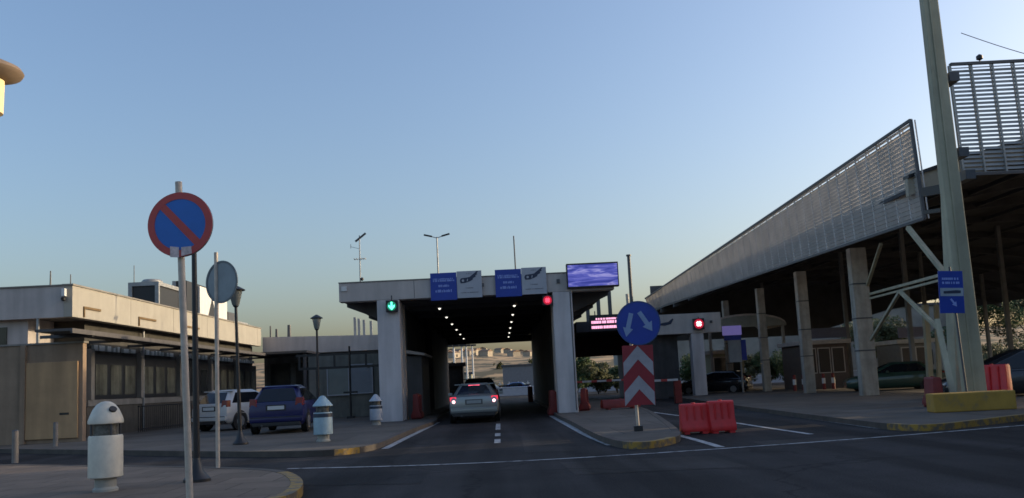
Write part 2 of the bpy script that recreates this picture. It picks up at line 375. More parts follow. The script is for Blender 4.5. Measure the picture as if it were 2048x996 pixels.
# soffit ribs in the left and right wings
for k in range(5):
    y = YF + 1 + k * 5.5
    m = MB(O); m.hexa([(-5.8, y, 4.55), (-4.46, y, 4.0), (-4.46, y + .25, 4.0), (-5.8, y + .25, 4.55), (-5.8, y, 4.677), (-4.46, y, 4.677), (-4.46, y + .25, 4.677), (-5.8, y + .25, 4.677)])
    m.build('bracket', CONC_D, t); m = MB(O)
    m.hexa([(2.86, y, 3.9), (4.4, y, 4.55), (4.4, y + .25, 4.55), (2.86, y + .25, 3.9), (2.86, y, 4.677), (4.4, y, 4.677), (4.4, y + .25, 4.677), (2.86, y + .25, 4.677)])
    m.build('bracket', CONC_D, t)
for x in (-3.05, .95): MB(O).box(x, x + .018, YF - .353, YF - .3505, 4.64, 5.30).build('joint', CONC_D, t)
MB(O).box(-5.86, 4.46, YF - .37, YF + .17, 5.322, 5.36).build('coping', SILLW, t)
MB(O).tube((2.78, YF - .37, .2), (2.78, YF - .37, 4.6), .018, .018, 8).build('conduit', DGREY, t)
m = MB(O); m.box(-5.75, -5.55, YF - .40, YF - .353, 5.02, 5.2); m.build('floodlight', WHT, t)
m = MB(O); m.box(2.3, 2.42, YF - .40, YF - .353, 4.95, 5.1); m.box(-.55, -.43, YF - .4, YF - .353, 4.95, 5.08); m.build('junction_box', DGREY, t)
# lane booth inside the tunnel, left
b = thing('lane_booth', 'dark booth with a slanting lit awning inside the covered lane on its left', 'booth', (-3.4, 36.3, .12))
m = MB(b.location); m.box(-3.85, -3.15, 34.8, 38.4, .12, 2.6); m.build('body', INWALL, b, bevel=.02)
m = MB(b.location); m.hexa([(-3.9, 34.4, 2.75), (-3.0, 34.6, 2.60), (-3.0, 38.6, 2.60), (-3.9, 38.6, 2.75), (-3.9, 34.4, 2.88), (-3.0, 34.6, 2.7), (-3.0, 38.6, 2.7), (-3.9, 38.6, 2.88)]); m.build('roof', CONC, b)
m = MB(b.location); m.box(-3.152, -3.14, 35.2, 37.9, 1.2, 2.3); m.build('window', mat('dull_glass', (.03, .03, .032), .6), b)
# ceiling lamps
lampc = None
for (x, ys) in ((-2.25, (33.6, 38.0, 42.4, 46.8, 51.2, 56.0)), (.72, (33.9, 38.3, 42.8, 47.4, 52.0, 56.5))):
    for i, y in enumerate(ys):
        side = 'left' if x < 0 else 'right'
        ordn = ('nearest', 'second', 'third', 'fourth', 'fifth', 'farthest')[i]
        lab = f'{ordn} small white ceiling lamp of the {side} row in the covered lane'
        if lampc is None:
            lampc = thing('ceiling_lamp', lab, 'ceiling lamp', (x, y, 4.40), 0, 'lamps along the ceiling of the covered lane')
            MB().lathe([(.10, 0), (.14, .0), (.14, .16), (.10, .158)], n=16).build('housing', DGREY, lampc, smooth=True)
            MB().lathe([(.015, -.06), (.04, -.05), (.052, -.02), (.052, .0)], n=16).build('lens', LAMPW, lampc, smooth=True)
        else: dup(lampc, (x, y, 4.40), label=lab)
# ------------------------------------------------------------ signs on the fascia
def banner_pair(x0, z0, label):
    y = YF - .45
    r = thing('portal_sign', label, 'sign', (x0, y, z0), 0, 'sign pairs on the portal fascia')
    MB().box(0, .98, 0, .05, -.1, .93).build('blue_panel', SBLUE, r, bevel=.008)
    m = MB()
    def words_(x_0, x_1, z, h, seed):
        rr = random.Random(seed); x = x_0
        while x < x_1 - .02:
            wd = min(rr.uniform(.018, .042), x_1 - x); m.box(x, x + wd, -.006, -.002, z, z + h * rr.choice((1, 1, .8)))
            x += wd + rr.choice((.009, .009, .009, .03))
    words_(.10, .90, .60, .07, 1); words_(.10, .84, .68, .045, 7); words_(.30, .72, .40, .08, 2); words_(.18, .82, .20, .10, 3)
    m.build('lettering', STEXT, r)
    MB().box(.99, 1.92, 0, .045, -.05, .96).build('grey_panel', SGREY, r, bevel=.008)
    m = MB()
    # ring, block letters and a rising swoosh
    ol = []
    m.plate([(1.13, .50), (1.10, .60), (1.14, .69), (1.24, .70), (1.36, .71), (1.47, .73), (1.56, .80), (1.66, .87), (1.76, .95), (1.79, .93), (1.74, .86), (1.76, .82), (1.69, .78), (1.70, .73), (1.60, .68), (1.58, .62), (1.46, .56), (1.30, .51)], -.007, -.002)
    m.build('emblem', SDARK, r)
    m = MB(); m.plate(circ(.045, 16, 1.22, .60), -.012, -.008); m.plate([(1.36, .57), (1.39, .57), (1.41, .66), (1.38, .66)], -.012, -.008); m.build('emblem_gap', SGREY, r)
    m = MB(); words_(1.32, 1.60, .30, .035, 4); words_(1.12, 1.80, .13, .035, 5); words_(1.35, 1.55, .84, .03, 6); m.build('small_lettering', mat('sign_grey_text', (.20, .20, .22), .6), r)
    return r
banner_pair(-2.42, 4.60, 'blue and grey sign pair with bird emblem, left one on the portal fascia')
banner_pair(-.0, 4.62, 'blue and grey sign pair with bird emblem, right one beside the long screen')
# LED screen
def screen_mat():
    m = bpy.data.materials.new('led_screen_picture'); m.use_nodes = True; n = m.node_tree.nodes; l = m.node_tree.links; b = n['Principled BSDF']
    b.inputs['Base Color'].default_value = (.02, .02, .05, 1); b.inputs['Roughness'].default_value = .3
    tc = n.new('ShaderNodeTexCoord'); mp = n.new('ShaderNodeMapping'); mp.inputs['Scale'].default_value = (.9, 1, 5.5); mp.inputs['Rotation'].default_value = (0, -.1, 0); l.new(tc.outputs['Object'], mp.inputs[0])
    z = n.new('ShaderNodeTexNoise'); z.inputs['Scale'].default_value = 1.1; z.inputs['Detail'].default_value = 3; z.inputs['Distortion'].default_value = 1.2; l.new(mp.outputs[0], z.inputs[0])
    cr = n.new('ShaderNodeValToRGB'); e = cr.color_ramp.elements
    e[0].position = .35; e[0].color = (.035, .045, .30, 1); e[1].position = .52; e[1].color = (.10, .11, .50, 1)
    x = cr.color_ramp.elements.new(.64); x.color = (.34, .33, .72, 1); x = cr.color_ramp.elements.new(.8); x.color = (.12, .10, .40, 1)
    l.new(z.outputs[0], cr.inputs[0]); l.new(cr.outputs[0], b.inputs['Emission Color']); b.inputs['Emission Strength'].default_value = .52
    return m
r = thing('led_screen', 'wide purple and blue lit screen on the right end of the portal', 'screen', (2.68, YF - .55, 4.72))
MB().box(0, 1.94, 0, .30, 0, .92).build('cabinet', BLK, r, bevel=.01)
MB().box(.04, 1.90, -.012, -.002, .05, .86).build('display', screen_mat(), r)
# lane signals
def signal(loc, label, kind, s=1.0):
    r = thing('lane_signal', label, 'lane signal', loc, 0, 'lane signals over the crossing lanes')
    MB().box(-.24*s, .24*s, 0, .22, -.24*s, .24*s).build('housing', BLK, r, bevel=.02)
    MB().box(-.02, .02, .05, .12, .24*s, .40).build('hanger', DGREY, r)
    if kind == 'green':
        MB().plate(circ(.17, 24), -.006, -.002).build('lens', GRNG, r)
        MB().plate([(-.03, .15), (.03, .15), (.03, -.01), (.11, .05), (.11, -.03), (0, -.15), (-.11, -.03), (-.11, .05), (-.03, -.01)], -.014, -.008).build('arrow', GRN, r)
    else:
        MB().plate(circ(.21*s, 24), -.006, -.002).build('lens', REDG, r)
        m = MB(); a = .085*s; c_ = .04*s
        m.plate([(-a-c_, a-c_), (-a+c_, a+c_), (a+c_, -a+c_), (a-c_, -a-c_)], -.014, -.008); m.plate([(a-c_, a+c_), (a+c_, a-c_), (-a+c_, -a-c_), (-a-c_, -a+c_)], -.021, -.015)
        if kind == 'hot': m.plate([(-.08*s, -.08*s), (.08*s, -.08*s), (.08*s, .08*s), (-.08*s, .08*s)], -.028, -.022)
        m.build('cross', REDH if kind == 'hot' else REDL, r)
    return r
signal((-3.87, YF - .62, 4.36), 'green lit arrow signal at the top of the left portal column', 'green', .9)
signal((1.92, YF - .40, 4.32), 'dim red lit signal beside the top of the right portal column', 'dim', .78)
# ------------------------------------------------------------ second covered lane, right
Y2 = 48.0
t = thing('side_lane_canopy', 'long grey fascia over the second lane behind the round arrow sign', 'canopy', (8.5, Y2, 0)); O = t.location
MB(O).box(8.9, 12.7, Y2, Y2 + .4, 3.62, 4.75).build('fascia', CONC, t, bevel=.02)
MB(O).box(4.5, 12.6, Y2 + .4, Y2 + 14, 4.0, 4.6).build('roof', CEIL, t)
MB(O).box(10.95, 11.65, Y2 + .02, Y2 + .7, 0, 3.617).build('column', COLC, t, bevel=.02)
MB(O).box(8.5, 10.3, Y2 + .8, Y2 + 13, 0, 3.99).build('wall', INWALL, t)
MB(O).box(4.6, 9.0, Y2 + 6, Y2 + 6.5, 2.75, 4.3).build('lintel', mat('dark_red_lintel', (.07, .035, .035), .8), t)
m = MB(O)
m.plate([(9.25, 4.14), (9.2, 4.25), (9.45, 4.3), (9.7, 4.33), (9.95, 4.52), (10.0, 4.46), (9.85, 4.2), (9.5, 4.12)], Y2 - .012, Y2 - .004); m.build('emblem', SDARK, t)
m = MB(O); m.box(12.05, 12.2, Y2 - .03, Y2 - .003, 4.15, 4.3); m.build('junction_box', DGREY, t)
r = thing('led_text_board', 'dark board with pink lit lines of text left of the round arrow sign', 'led sign', (5.1, 46.8, 4.05))
MB().box(0, 2.2, 0, .15, -.12, .78).build('cabinet', BLK, r, bevel=.01)
m = MB(); rr = random.Random(5)
for z_, x0_ in ((.50, .35), (.30, .1), (.02, .1)):
    x = x0_
    while x < 2.05:
        wd = rr.uniform(.05, .11); m.box(x, x + wd, -.01, -.002, z_, z_ + (.10 if z_ > .4 else .15)); x += wd + rr.choice((.015, .015, .05))
m.build('lettering', PINKT, r)
for x in (.3, 1.9): MB().box(x, x+.05, .05, .10, .78, 1.0).build('bracket', DGREY, r)
signal((11.35, Y2 - .35, 4.12), 'bright red signal on the grey fascia over the second lane', 'hot', 1.3)
# thin posts of structure behind the portal, right
for i, (u, zt) in enumerate(((1183, 7.0), (1205, 7.4), (1228, 8.0))):
    x = (u - 1000) / F * 58
    o = MB((x, 58, 4.6)).box(x - .12, x + .12, 57.9, 58.1, 4.6, zt - .4).build('gantry_post', DGREY)
    tag(o, ('leftmost', 'middle', 'rightmost')[i] + ' of the three dark posts seen past the right edge of the portal', 'post', 'dark posts behind the portal')
x = (1263 - 1000) / F * 55
r = thing('mast', 'dark mast rising behind the round arrow sign', 'mast', (x + .3, 55, 0))
MB().tube((0, 0, 0), (0, 0, 9.2), .14, .11, 10).build('pole', DGREY, r, smooth=True); MB().tube((0, 0, 9.2), (0, 0, 9.3), .17, .17, 10).build('cap', DGREY, r)
# poles behind the portal roof
def twin_lamp(x, y, z0, h, label, group=None):
    r = thing('street_lamp', label, 'street lamp', (x, y, z0), 0, group)
    MB().tube((0, 0, 0), (0, 0, h), .09, .05, 10).build('pole', GALV, r, smooth=True)
    for s in (-1, 1):
        MB().tube((0, 0, h - .08), (s * .55, 0, h + .10), .03, .03, 8).build('arm', GALV, r)
        m = MB(); m.bar((s * .35, 0, h + .05), (s * .95, 0, h + .20), .22, .10); m.build('lamp_head', BLK, r, bevel=.02)
    return r
twin_lamp(-4.9 + .75, 62, 0, 12.3, 'tall twin headed street lamp rising behind the left fascia sign')
r = thing('antenna_mast', 'roof mast with small yagi antennas near the left corner of the portal', 'antenna', (-5.45, 34.2, 5.28))
MB().tube((0, 0, 0), (.02, 0, 2.3), .028, .02, 8).build('pole', GALV, r)
MB().tube((.02, 0, 0), (.06, 0, .35), .06, .03, 8).build('base_bracket', DGREY, r)
MB().bar((-.15, 0, 2.05), (.28, 0, 2.38), .07, .07).build('solar_head', DGREY, r)
m = MB(); m.bar((-.22, 0, 1.32), (.25, 0, 1.34), .02, .02)
for x in (-.2, -.1, .08, .16, .24): m.bar((x, -.15, 1.33), (x, .15, 1.33), .012, .05)
m.bar((-.35, 0, 1.85), (0, 0, 1.75), .015, .015)
m.bar((-.34, 0, 1.78), (-.34, 0, 1.95), .02, .02); m.build('yagi', GALV, r)
MB().lathe([(.02, -.07), (.07, -.03), (.07, .03), (.02, .07)], (.08, -.02, .5), 12).build('camera_dome', BLK, r, smooth=True)
r = thing('whip_antenna', 'single thin pole above the right fascia sign', 'antenna', (1.0, 40, 5.28))
MB().tube((0, 0, 0), (-.02, 0, 3.0), .035, .03, 8).build('pole', DGREY, r); MB().tube((0, 0, 0), (0, 0, .3), .06, .05, 8).build('base', DGREY, r)
# ------------------------------------------------------------ left building
t = thing('terminal_building', 'long low building with sunlit cream parapet and dark glazed front', 'building', (-18, 40, 0)); O = t.location
FX = -14.4
m = MB(O); m.box(FX - .3, FX, 29.0, 52, 4.28, 5.35); m.build('parapet', CREAM, t, bevel=.015)
m = MB(O); m.box(-30, FX - .3, 29.003, 29.3, 4.28, 5.347); m.box(-30, -16.05, 29.303, 31, .12, 4.9); m.build('end_wall', ENDW, t)
m = MB(O); m.box(-30, FX - .303, 29.31, 52, 4.32, 5.0); m.build('roof', CONC_D, t)
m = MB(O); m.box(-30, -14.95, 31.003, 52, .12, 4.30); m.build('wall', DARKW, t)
m = MB(O); m.box(FX - .34, FX + .04, 28.96, 52.0, 5.352, 5.41); m.build('coping', SILLW, t)
m = MB(O); m.box(-30, FX - .35, 28.96, 29.34, 5.352, 5.40); m.build('coping', SILLW, t)
m = MB(O)
m.box(-14.94, -14.80, 31.01, 52, 1.22, 1.45); m.build('sill_band', SILLW, t)
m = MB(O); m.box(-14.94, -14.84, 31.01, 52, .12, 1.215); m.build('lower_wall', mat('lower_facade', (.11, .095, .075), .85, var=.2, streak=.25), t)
for k in range(5):
    y = 31.1 + k * 4.3
    MB(O).box(-14.93, -14.74, y, y + .26, 1.455, 3.3).build('pier', SILLW, t)
for k in range(5):
    y0 = 31.5 + k * 4.3
    wd = MB(O).box(-14.94, -14.86, y0, y0 + 3.75, 1.46, 3.12).build('window', BLK, t)
    gm = MB(O)
    for j in range(3): gm.box(-14.857, -14.845, y0 + .16 + j * 1.24, y0 + .16 + j * 1.24 + .92, 1.62, 2.75)
    p = gm.build('pane', GLASSG if k % 3 != 2 else GLASS, t); p.parent = wd; p.location = -Vector(wd.location)
    rr = random.Random(k)
    yy = y0
    while yy < y0 + 3.4:
        ln = rr.choice((.18, .3, .45)); MB(O).box(-14.94, -14.84, yy, yy + ln, 3.26, 3.26 + rr.choice((.16, .2))).build('glint_tile', mat('pale_glint', (.42, .44, .42), .4), t); yy += ln + rr.uniform(.12, .35)  # pale tiles imitate lights and their reflections above the windows
m = MB(O); m.box(-14.36, -13.2, 26.6, 51.5, 3.60, 3.68); m.box(-13.26, -13.197, 26.6, 51.5, 3.53, 3.60); m.build('awning', mat('awning_sheet', (.10, .09, .085), .6, var=.2, streak=.2), t)
for k in range(8): MB(O).box(-14.95, -13.25, 28.0 + k * 3.3, 28.12 + k * 3.3, 3.50, 3.597).build('awning_rib', DGREY, t)
m = MB(O)
for (y0, y1) in ((29.75, 31.0), (34.3, 36.0), (39.5, 41.2)):
    m.box(FX + .003, FX + .05, y0, y1, 4.62, 4.70); m.box(FX + .003, FX + .05, y0, y0 + .06, 4.32, 4.62)
m.build('wall_bracket', mat('rusty_metal', (.16, .10, .04), .8), t)
for k in range(5): MB(O).box(FX + .0005, FX + .004, 33.6 + k * 4.4, 33.625 + k * 4.4, 4.30, 5.34).build('joint', SILLW, t)
m = MB(O); m.tube((-14.78, 35.72, .15), (-14.78, 35.72, 4.25), .045, .045, 8); m.build('drainpipe', GALV, t)
m = MB(O); m.box(-15.62, -15.55, 29.02, 29.10, 3.0, 4.28); m.build('corner_post', GALV, t)
m = MB(O); m.box(-30, -16.75, 29.26, 29.302, 3.35, 4.05); m.build('end_window', GLASS, t)
m = MB(O); m.box(-14.70, -14.58, 28.83, 28.999, 4.98, 5.24); m.build('camera_housing', WHT, t, bevel=.01)
m = MB(O); m.lathe([(.01, -.09), (.07, -.05), (.08, .02), (.05, .05)], (-14.66, 28.9, 4.90), 14); m.build('camera_dome', BLK, t, smooth=True)
m = MB(O)
m.tube((-15.2, 29.1, 5.4), (-15.2, 29.1, 5.9), .03, .02, 8); m.build('vent_rod', DGREY, t)
# railings before the windows
def railing(x0, y0, x1, y1, z1, label):
    r = thing('railing', label, 'railing', (x0, y0, KZ)); a = Vector((0, 0, 0)); d = Vector((x1 - x0, y1 - y0, 0))
    MB().bar(Vector((0, 0, z1)), d + Vector((0, 0, z1)), .05, .05).build('top_rail', BLK, r)
    MB().bar(Vector((0, 0, .12)), d + Vector((0, 0, .12)), .04, .04).build('bottom_rail', BLK, r)
    n = int(d.length / .16); m = MB()
    for i in range(n + 1):
        p = d * (i / n); m.bar(p + Vector((0, 0, 0)), p + Vector((0, 0, z1)), .022, .022)
    m.build('bars', BLK, r)
railing(-14.1, 33.6, -13.7, 38.2, 1.0, 'black barred railing before the windows of the low building')
# yard wall and panel
t = thing('yard_wall', 'tan yard wall with a brighter panel at the end of the low building', 'wall', (-17, 28, 0)); O = t.location
MB(O).box(-32, -13.55, 28.0, 28.25, 0, 3.30).build('wall', TANW, t)
MB(O).box(-32, -13.5, 27.96, 28.29, 3.303, 3.36).build('coping', SILLW, t)
MB(O).box(-15.35, -13.68, 27.93, 27.997, .25, 2.72).build('panel', TANP, t, bevel=.01)
MB(O).box(-15.52, -15.36, 27.90, 27.997, .12, 3.3).build('pilaster', TANW, t)
m = MB(O); m.box(-14.25, -13.95, 27.92, 27.928, 1.0, 1.07); m.build('mark', DARKW, t)
# background roof, left
t = thing('gabled_building', 'yellowish sunlit gabled building rising behind the low terminal', 'building', (-26, 60, 0)); O = t.location
m = MB(O); m.add([(-31, 48, 0), (-31, 80, 0), (-31, 80, 6.2), (-31, 48, 7.9), (-50, 48, 0), (-50, 80, 0), (-50, 80, 6.2), (-50, 48, 7.9)], [(0, 1, 2, 3), (4, 7, 6, 5), (0, 3, 7, 4), (1, 5, 6, 2), (3, 2, 6, 7), (0, 4, 5, 1)])
m.build('wall', CREAM, t)
m = MB(O); m.hexa([(-30.8, 47.8, 7.92), (-30.8, 80.2, 6.21), (-50, 80.2, 6.21), (-50, 47.8, 7.92), (-30.8, 47.8, 8.1), (-30.8, 80.2, 6.4), (-50, 80.2, 6.4), (-50, 47.8, 8.1)]); m.build('roof', SILLW, t)
# tower with flared cap, left
t = thing('watch_tower', 'sunlit yellow round tower with a wide dark flared cap at the left edge', 'tower', (-36.0, 60, 0))
MB().lathe([(.65, 0), (.6, 20.2), (.62, 22.6)], n=28).build('shaft', CREAM, t, smooth=True)
MB().lathe([(.62, 22.4), (1.0, 22.5), (1.05, 24.6), (1.05, 25.0)], n=28).build('cabin', mat('tower_yellow', (.85, .66, .35), .7), t, smooth=True)
MB().lathe([(1.05, 24.95), (1.3, 25.0), (2.15, 25.35), (2.3, 25.6), (2.1, 25.9), (1.2, 26.35), (.2, 26.6)], n=28).build('cap', mat('tower_cap', (.20, .15, .11), .8), t, smooth=True)
# rooftop equipment
t = thing('rooftop_air_unit', 'grey framed air unit with open dark side on the low roof', 'air conditioner', (-15.6, 38, 5.0)); O = t.location
MB(O).box(-16.05, -14.85, 37.4, 40.1, 4.95, 6.35).build('cabinet', BLK, t)
m = MB(O)
m.box(-16.12, -14.78, 37.33, 40.17, 6.35, 6.52); m.box(-16.12, -15.95, 37.33, 37.45, 4.95, 6.35); m.box(-14.95, -14.78, 37.33, 37.45, 4.95, 6.35); m.box(-14.9, -14.78, 40.0, 40.17, 4.95, 6.35)
m.build('frame', GALV, t)
MB(O).lathe([(.45, 6.52), (.45, 6.66), (.38, 6.74)], (-15.5, 38.4, 0), 20).build('fan_cowl', GALV, t, smooth=True)
t = thing('rooftop_hoarding', 'tall dark equipment box with white side panel on the low roof', 'equipment box', (-15.0, 41, 5.0)); O = t.location
MB(O).box(-15.4, -14.75, 40.6, 43.8, 4.95, 6.95).build('cabinet', BLK, t)
MB(O).box(-14.74, -14.64, 42.1, 46.3, 4.95, 6.85).build('side_panel', WHT, t, bevel=.01)
m = MB(O); m.add([(-14.636, 43.2, 5.35), (-14.636, 44.6, 5.35), (-14.636, 43.9, 6.45)], [(0, 1, 2)]); m.build('triangle_mark', BLK, t)
MB(O).box(-15.42, -15.25, 40.56, 40.62, 4.95, 6.95).build('corner_post', GALV, t)
t = thing('rooftop_duct', 'low grey duct lying on the roof edge past the white panel', 'duct', (-15.0, 48, 5.0)); O = t.location
MB(O).box(-15.6, -14.8, 47.0, 48.6, 5.0, 6.0).build('body', DGREY, t, bevel=.02); MB(O).box(-15.5, -14.9, 48.6, 51, 5.0, 5.65).build('hood', GALV, t, bevel=.02)
for i, (u, v0, y) in enumerate(((278, 530, 40), (152, 548, 30), (548, 652, 60), (585, 650, 60), (560, 658, 62))):
    x = (u - 1000) / F * y; hz = 768 - .047 * (u - 1000); zt = (hz - v0) / F * y + CAMZ
    zb = 5.0 if y < 50 else 4.6
    r = thing('roof_aerial', ('thin aerial on the sunlit parapet left of the air unit', 'short rod on the near corner of the low roof', 'small vent stack right of the sunlit parapet', 'pair shaped vent right of the small stack', 'low grey vent between the two roof stacks')[i], 'aerial', (x, y, zb))
    rr_ = .025 if i < 2 else (.07, .16, .12)[i-2]
    MB().tube((0, 0, 0), (0, 0, zt - zb), rr_, rr_ * .7, 8).build('rod', DGREY, r); MB().tube((0, 0, 0), (0, 0, .12), rr_ * 2, rr_ * 2, 8).build('foot', DGREY, r)
# cross block facing us
t = thing('link_building', 'low grey link building between the cream parapet and the portal', 'building', (-10, 52, 0)); O = t.location
m = MB(O); m.hexa([(-14.4, 52.3, 3.75), (-4.6, 52.3, 3.75), (-4.6, 60, 3.75), (-14.4, 60, 3.75), (-14.4, 52.3, 4.85), (-4.6, 52.3, 4.6), (-4.6, 60, 4.6), (-14.4, 60, 4.85)]); m.build('parapet', CONC, t)
m = MB(O); m.box(-14.4, -4.6, 52.6, 59.9, 0, 3.747); m.build('wall', mat('link_wall', (.20, .20, .19), .85, var=.2, streak=.3), t)
MB(O).box(-14.3, -10.9, 48.6, 52.28, 3.62, 3.75).build('awning', MATS['awning_sheet'], t); MB(O).box(-11.15, -11.0, 48.8, 48.95, KZ, 3.617).build('awning_post', DGREY, t)
for k in range(6):
    x = -14.0 + k * 1.55
    wd = MB(O).box(x, x + 1.2, 52.5, 52.597, 1.0, 3.2).build('window', BLK, t)
    p = MB(O).box(x + .08, x + 1.12, 52.48, 52.495, 1.08, 3.12).build('pane', GLASS, t); p.parent = wd
for i, u in enumerate((716, 724, 734, 748)):
    x = (u - 1000) / F * 58
    o = MB((x, 58, 4.6)).box(x - .08, x + .08, 57.95, 58.1, 4.6, 6.3 - .1 * i).build('roof_post', GALV)
    tag(o, ('first', 'second', 'third', 'fourth')[i] + ' pale post from the left under the left wing of the portal roof', 'post', 'pale posts on the link building roof')
# notice wall + pergola frame
t = thing('notice_wall', 'grey wall with two pale notice boards left of the portal', 'wall', (-7, 40, KZ)); O = t.location
MB(O).box(-8.9, -4.55, 40, 40.2, KZ, 3.05).build('wall', mat('notice_wall_paint', (.20, .20, .175), .85, var=.18, streak=.3), t)
MB(O).box(-8.0, -7.02, 39.93, 39.997, 1.18, 2.45).build('board', mat('faded_board', (.24, .26, .24), .7, var=.08), t)
MB(O).box(-6.98, -5.95, 39.93, 39.997, 1.22, 2.5).build('board', mat('blueish_board', (.26, .28, .31), .7, var=.08), t)
m = MB(O)
for (a_, b_, c_, d_) in ((-8.04, -7.0, 1.13, 2.5), (-7.0, -5.9, 1.17, 2.55)):
    m.box(a_, b_, 39.9, 39.93, c_, c_ + .05); m.box(a_, b_, 39.9, 39.93, d_ - .05, d_); m.box(a_, a_ + .05, 39.9, 39.93, c_ + .05, d_ - .05); m.box(b_ - .05, b_, 39.9, 39.93, c_ + .05, d_ - .05)
m.build('board_frame', SGREY, t)
MB(O).box(-6.2, -6.05, 39.88, 39.899, 2.38, 2.45).build('latch', BLK, t)
MB(O).box(-8.85, -8.55, 39.95, 39.997, .2, 2.5).build('shutter', SILLW, t)
t = thing('pergola_frame', 'black beam frame on a thin post before the notice wall', 'frame', (-6.75, 38, KZ)); O = t.location
m = MB(O); m.box(-9.0, -4.6, 38, 38.09, 2.92, 3.02); m.build('upper_beam', BLK, t)
m = MB(O); m.box(-8.9, -4.6, 38, 38.09, 2.33, 2.44); m.build('lower_beam', BLK, t)
for x in (-8.9, -7.35, -5.95): MB(O).box(x, x + .08, 38.005, 38.085, 2.44, 2.92).build('strut', BLK, t)
MB(O).tube((-6.62, 37.95, KZ), (-6.62, 37.95, 3.3), .045, .045, 10).build('post', BLK, t)
MB(O).box(-6.92, -6.3, 37.88, 38.0, 1.22, 1.30).build('crosspiece', BLK, t); MB(O).box(-6.78, -6.46, 37.8, 38.1, KZ, .22).build('foot', BLK, t)
MB(O).tube((-4.9, 38.05, KZ), (-4.9, 38.05, 2.33), .04, .04, 8).build('post', BLK, t)

# ------------------------------------------------------------ canopy on the right
t = thing('toll_canopy', 'huge dark vaulted toll canopy on the right with pale curved front edge', 'canopy', (20, 40, 0)); O = t.location
NX = 22; X0, X1 = 13.6, 42.0
def vz(x): s_ = (x - X0) / (X1 - X0); return 6.0 + 2.9 * math.sin(math.pi * min(1, s_ * .93 + .07)) ** .8
def vault(y0, y1, dz0, dz1, x0=X0, x1=X1):
    m = MB(O); vs = []
    for i in range(NX + 1):
        x = x0 + (x1 - x0) * i / NX
        vs += [(x, y0, vz(x) + dz0), (x, y1, vz(x) + dz0), (x, y1, vz(x) + dz1), (x, y0, vz(x) + dz1)]
    fs = [(0, 1, 2, 3), (4*NX+3, 4*NX+2, 4*NX+1, 4*NX)]
    for i in range(NX):
        a = 4*i; b_ = a + 4
        for j in range(4): fs.append((a+j, b_+j, b_+(j+1) % 4, a+(j+1) % 4))
    return m.add(vs, fs)
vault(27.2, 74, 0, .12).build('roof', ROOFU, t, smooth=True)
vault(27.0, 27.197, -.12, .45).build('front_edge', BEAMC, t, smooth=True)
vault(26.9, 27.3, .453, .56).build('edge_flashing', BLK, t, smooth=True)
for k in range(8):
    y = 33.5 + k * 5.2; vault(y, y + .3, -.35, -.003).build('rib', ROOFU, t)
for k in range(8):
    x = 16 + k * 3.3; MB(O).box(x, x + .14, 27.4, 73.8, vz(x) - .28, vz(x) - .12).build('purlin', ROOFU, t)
m = MB(O)
m.plate([(13.6, 4.3), (27, 4.25), (34, 6.0), (45, 8.0), (45, 9.2), (13.6, 9.2)], 74.05, 74.3); m.build('dark_backdrop', ROOFU, t)  # dark sheet added to hide the bright sky below the roof
# side posts
PX = 14.8
for i, y in enumerate((34.2, 41.6, 49.2, 56.5)):
    wd = (.66, .50, .42, .38)[i]; PX = (14.8, 15.1, 15.4, 15.3)[i]
    r = MB(O); r.box(PX - wd/2, PX + wd/2, y - .2, y + .2, KZ if y < 50 else 0, 6.1); r.build('post', STEELG, t, bevel=.02)
    c = MB(O)
    for z in (1.9, 3.2, 4.6): c.box(PX - wd/2 - .015, PX + wd/2 + .015, y - .215, y + .215, z, z + .05)
    c.build('post_strap', DGREY, t)
INPOST = mat('inner_post_paint', (.24, .25, .25), .7, var=.15, scale=2, streak=.3)
for j, (x_, ys_) in enumerate(((21.5, (44, 52, 60, 68)), (28.5, (47, 56, 66)), (36.0, (52, 62)))):
    for y_ in ys_:
        MB(O).box(x_ - .11, x_ + .11, y_ - .11, y_ + .11, 0, vz(x_) - .05).build('post', INPOST, t, bevel=.02)
# braces near the pylon
def brace(a, b_, s=.11, nm='brace'): return MB(O).bar(a, b_, s, s).build(nm, STEELP, t)
def P(u, v, Y):
    d = ray(u, v); return (d.x * Y / d.y, Y, CAMZ + d.z * Y / d.y)
brace(P(1740, 588, 33.8), P(1882, 550, 25), .09, 'tie_beam'); brace(P(1740, 597, 33.8), P(1882, 560, 25), .07, 'tie_beam')
brace(P(1800, 583, 28), P(1742, 680, 33.8), .10); brace(P(1800, 583, 28), P(1885, 665, 25), .10)
brace(P(1816, 455, 27), P(1888, 545, 25), .13); brace(P(1762, 488, 31), P(1735, 570, 34), .11)
brace(P(1874, 640, 24.2), P(1908, 796, 23.0), .14)
for (u0, v0, u1, v1, Y, s) in ((1850, 640, 1862, 745, 38, .22), (1872, 640, 1880, 745, 38, .16)): MB(O).bar(P(u0, v0 - 30, Y), P(u1, v1 + 40, Y), s, s).build('prop', STEELP, t)
# second column behind the pylon
MB(O).bar(P(1893, 375, 24.5), P(1912, 797, 24.5), .42, .16).build('column', STEELP, t)
MB(O).bar(P(1846, 385, 25.8), P(1884, 378, 25), .16, .28).build('node_block', BLK, t); MB(O).bar(P(1850, 425, 25.8), P(1884, 420, 25), .12, .12).build('node_block', BLK, t)
